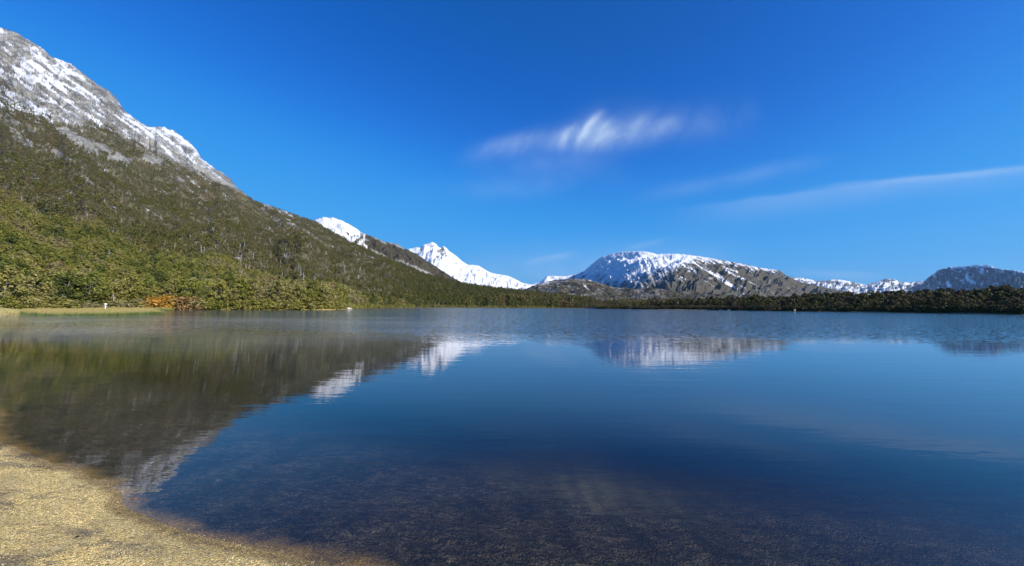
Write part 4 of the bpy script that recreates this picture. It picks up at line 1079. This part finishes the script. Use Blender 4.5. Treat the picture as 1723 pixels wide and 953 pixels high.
# ------------------------------------------------------------------ beach details
pm, nt = new_mat('pebble')
rv = attr(nt, 'tint', 'INSTANCER')
ramp = nt.nodes.new('ShaderNodeValToRGB'); e = ramp.color_ramp.elements
e[0].color = (.08, .07, .055, 1); e[1].color = (.85, .78, .60, 1)
for p, c in ((.3, (.36, .28, .15)), (.6, (.80, .60, .25)), (.85, (.94, .77, .38))):
    x = e.new(p); x.color = (*c, 1)
nt.links.new(rv, ramp.inputs[0]); finish(nt, bsdf(nt, ramp.outputs[0], .6, None, .35))
def pebble_shape(seed):
    bm = bmesh.new(); bmesh.ops.create_icosphere(bm, subdivisions=1, radius=1); rng = np.random.default_rng(seed)
    for v in bm.verts: v.co = Vector((v.co.x * 1.25, v.co.y, v.co.z * .65)) * float(rng.uniform(.8, 1.15))
    me = bpy.data.meshes.new('pebble_shape'); bm.to_mesh(me); bm.free(); me.materials.append(pm)
    return bpy.data.objects.new('pebble_shape', me)
PEB = [pebble_shape(70 + i) for i in range(5)]
n = 190000
Y = .6 + RNG.random(n) ** 1.3 * 6.0; X = -Y * RNG.uniform(-1.5, 1.75, n)
gz, s2 = ground_z(X, Y); k = (s2 > -1.4) & (RNG.random(n) < np.where(s2 > 0, 1, .02 + .5 * smooth(s2, -.22, 0)))
X, Y, gz, s2 = X[k], Y[k], gz[k], s2[k]
scatter_obj('gravel', np.stack([X, Y, gz + .0005], -1), RNG.uniform(.0018, .0036, len(X)) * (1 + (RNG.random(len(X)) < .02) * 1.0), RNG.random(len(X)) * 6.28, np.clip(RNG.normal(.60, .15, len(X)) - .45 * smooth(-s2, 0, .2) - .30 * smooth(s2, .15, .05) - .34 * smooth(fbm(X * .8 - Y * .4, Y * 2.2 + X * 1.1, 4, 333), .05, .4), 0, 1), [PEB], RNG.integers(0, 5, len(X)), 'loose fine gravel strewn over the beach and the shallow lake bed')
def leaf_obj(px, py, col, L, lab, rz):
    mt, nt = new_mat('fallen_leaf'); P = nd(nt, 'ShaderNodeTexCoord').outputs['Object']
    finish(nt, bsdf(nt, mixc(nt, sstep(nt, noise(nt, P, 60, 3), .4, .7), col, tuple(c * .5 for c in col)), .6))
    x, y, _ = on_plane(px, py, .06); z = float(ground_z(np.array([x]), np.array([y]))[0][0]); x, y, _ = on_plane(px, py, z)
    V = []; F = []; N = 7
    for i in range(N):
        t = i / (N - 1); w = L * .32 * math.sin(math.pi * min(.97, max(.06, t))) ** .8; zc = .10 * L * math.sin(t * 3.1)
        V += [((t - .5) * L, -w, zc + .06 * L), ((t - .5) * L, 0, zc), ((t - .5) * L, w, zc + .07 * L)]
    for i in range(N - 1):
        for j in range(2): F.append((i * 3 + j, (i + 1) * 3 + j, (i + 1) * 3 + j + 1, i * 3 + j + 1))
    o = link('fallen_leaf', mesh_np('fallen_leaf', np.array(V), np.array(F), mt)); o.location = (x, y, z + .006); o.rotation_euler = (0, .1, rz)
    so_ = o.modifiers.new('thickness', 'SOLIDIFY'); so_.thickness = .0006
    tag(o, lab, 'leaf')
leaf_obj(225.5, 841, (.50, .13, .03), .035, 'small orange leaf lying at the edge of the water', .4)
leaf_obj(130, 905, (.02, .016, .012), .028, 'tiny dark brown leaf lying on the pale gravel', 1.2)

# ------------------------------------------------------------------ air
def box_mesh(name, lo, hi, mat):
    x0, y0, z0 = lo; x1, y1, z1 = hi
    V = [(x0, y0, z0), (x1, y0, z0), (x1, y1, z0), (x0, y1, z0), (x0, y0, z1), (x1, y0, z1), (x1, y1, z1), (x0, y1, z1)]
    me = bpy.data.meshes.new(name); me.from_pydata(V, [], [(3, 2, 1, 0), (4, 5, 6, 7), (0, 1, 5, 4), (1, 2, 6, 5), (2, 3, 7, 6), (3, 0, 4, 7)])
    me.materials.append(mat); return me
hm, nt = new_mat('haze')
vol = nd(nt, 'ShaderNodeVolumePrincipled', {'Color': (.40, .68, 1.0, 1), 'Density': 1.9e-5, 'Anisotropy': .3})
finish(nt, None, vol.outputs[0])
tag(link('haze', box_mesh('haze', (-23000, -23000, -60), (23000, 23000, 1750), hm)), 'thin clear mountain air that fades the farthest slopes', None, None, 'stuff')

# ------------------------------------------------------------------ steam drifting low over the cold water on the left
sm_, nt = new_mat('mist')
P = nd(nt, 'ShaderNodeNewGeometry').outputs['Position']
sp = nd(nt, 'ShaderNodeSeparateXYZ', {0: P}).outputs
n1 = noise(nt, mapping(nt, P, (.05, .16, .6), rot=(0, 0, .12)), 1.0, 3, .6, .8)
top = sstep(nt, sp[2], .45, .03)
dens = mth(nt, 'MULTIPLY', mth(nt, 'MULTIPLY', sstep(nt, n1, .44, .68), top), .040)
fade = mth(nt, 'MULTIPLY', sstep(nt, sp[0], 0.0, -10.0), mth(nt, 'MULTIPLY', sstep(nt, sp[1], 12.2, 15), sstep(nt, sp[1], 62, 45)))
mv = nd(nt, 'ShaderNodeVolumePrincipled', {'Color': (.95, .96, .98, 1), 'Density': mth(nt, 'MULTIPLY', dens, fade)})
finish(nt, None, mv.outputs[0])
sm_.cycles.volume_sampling = 'MULTIPLE_IMPORTANCE'
tag(link('mist', box_mesh('mist', (-75, 12, .02), (1, 63, .7), sm_)), 'thin wisps of steam drifting low over the water on the left', None, None, 'stuff')
sc.cycles.volume_step_rate = 1.0
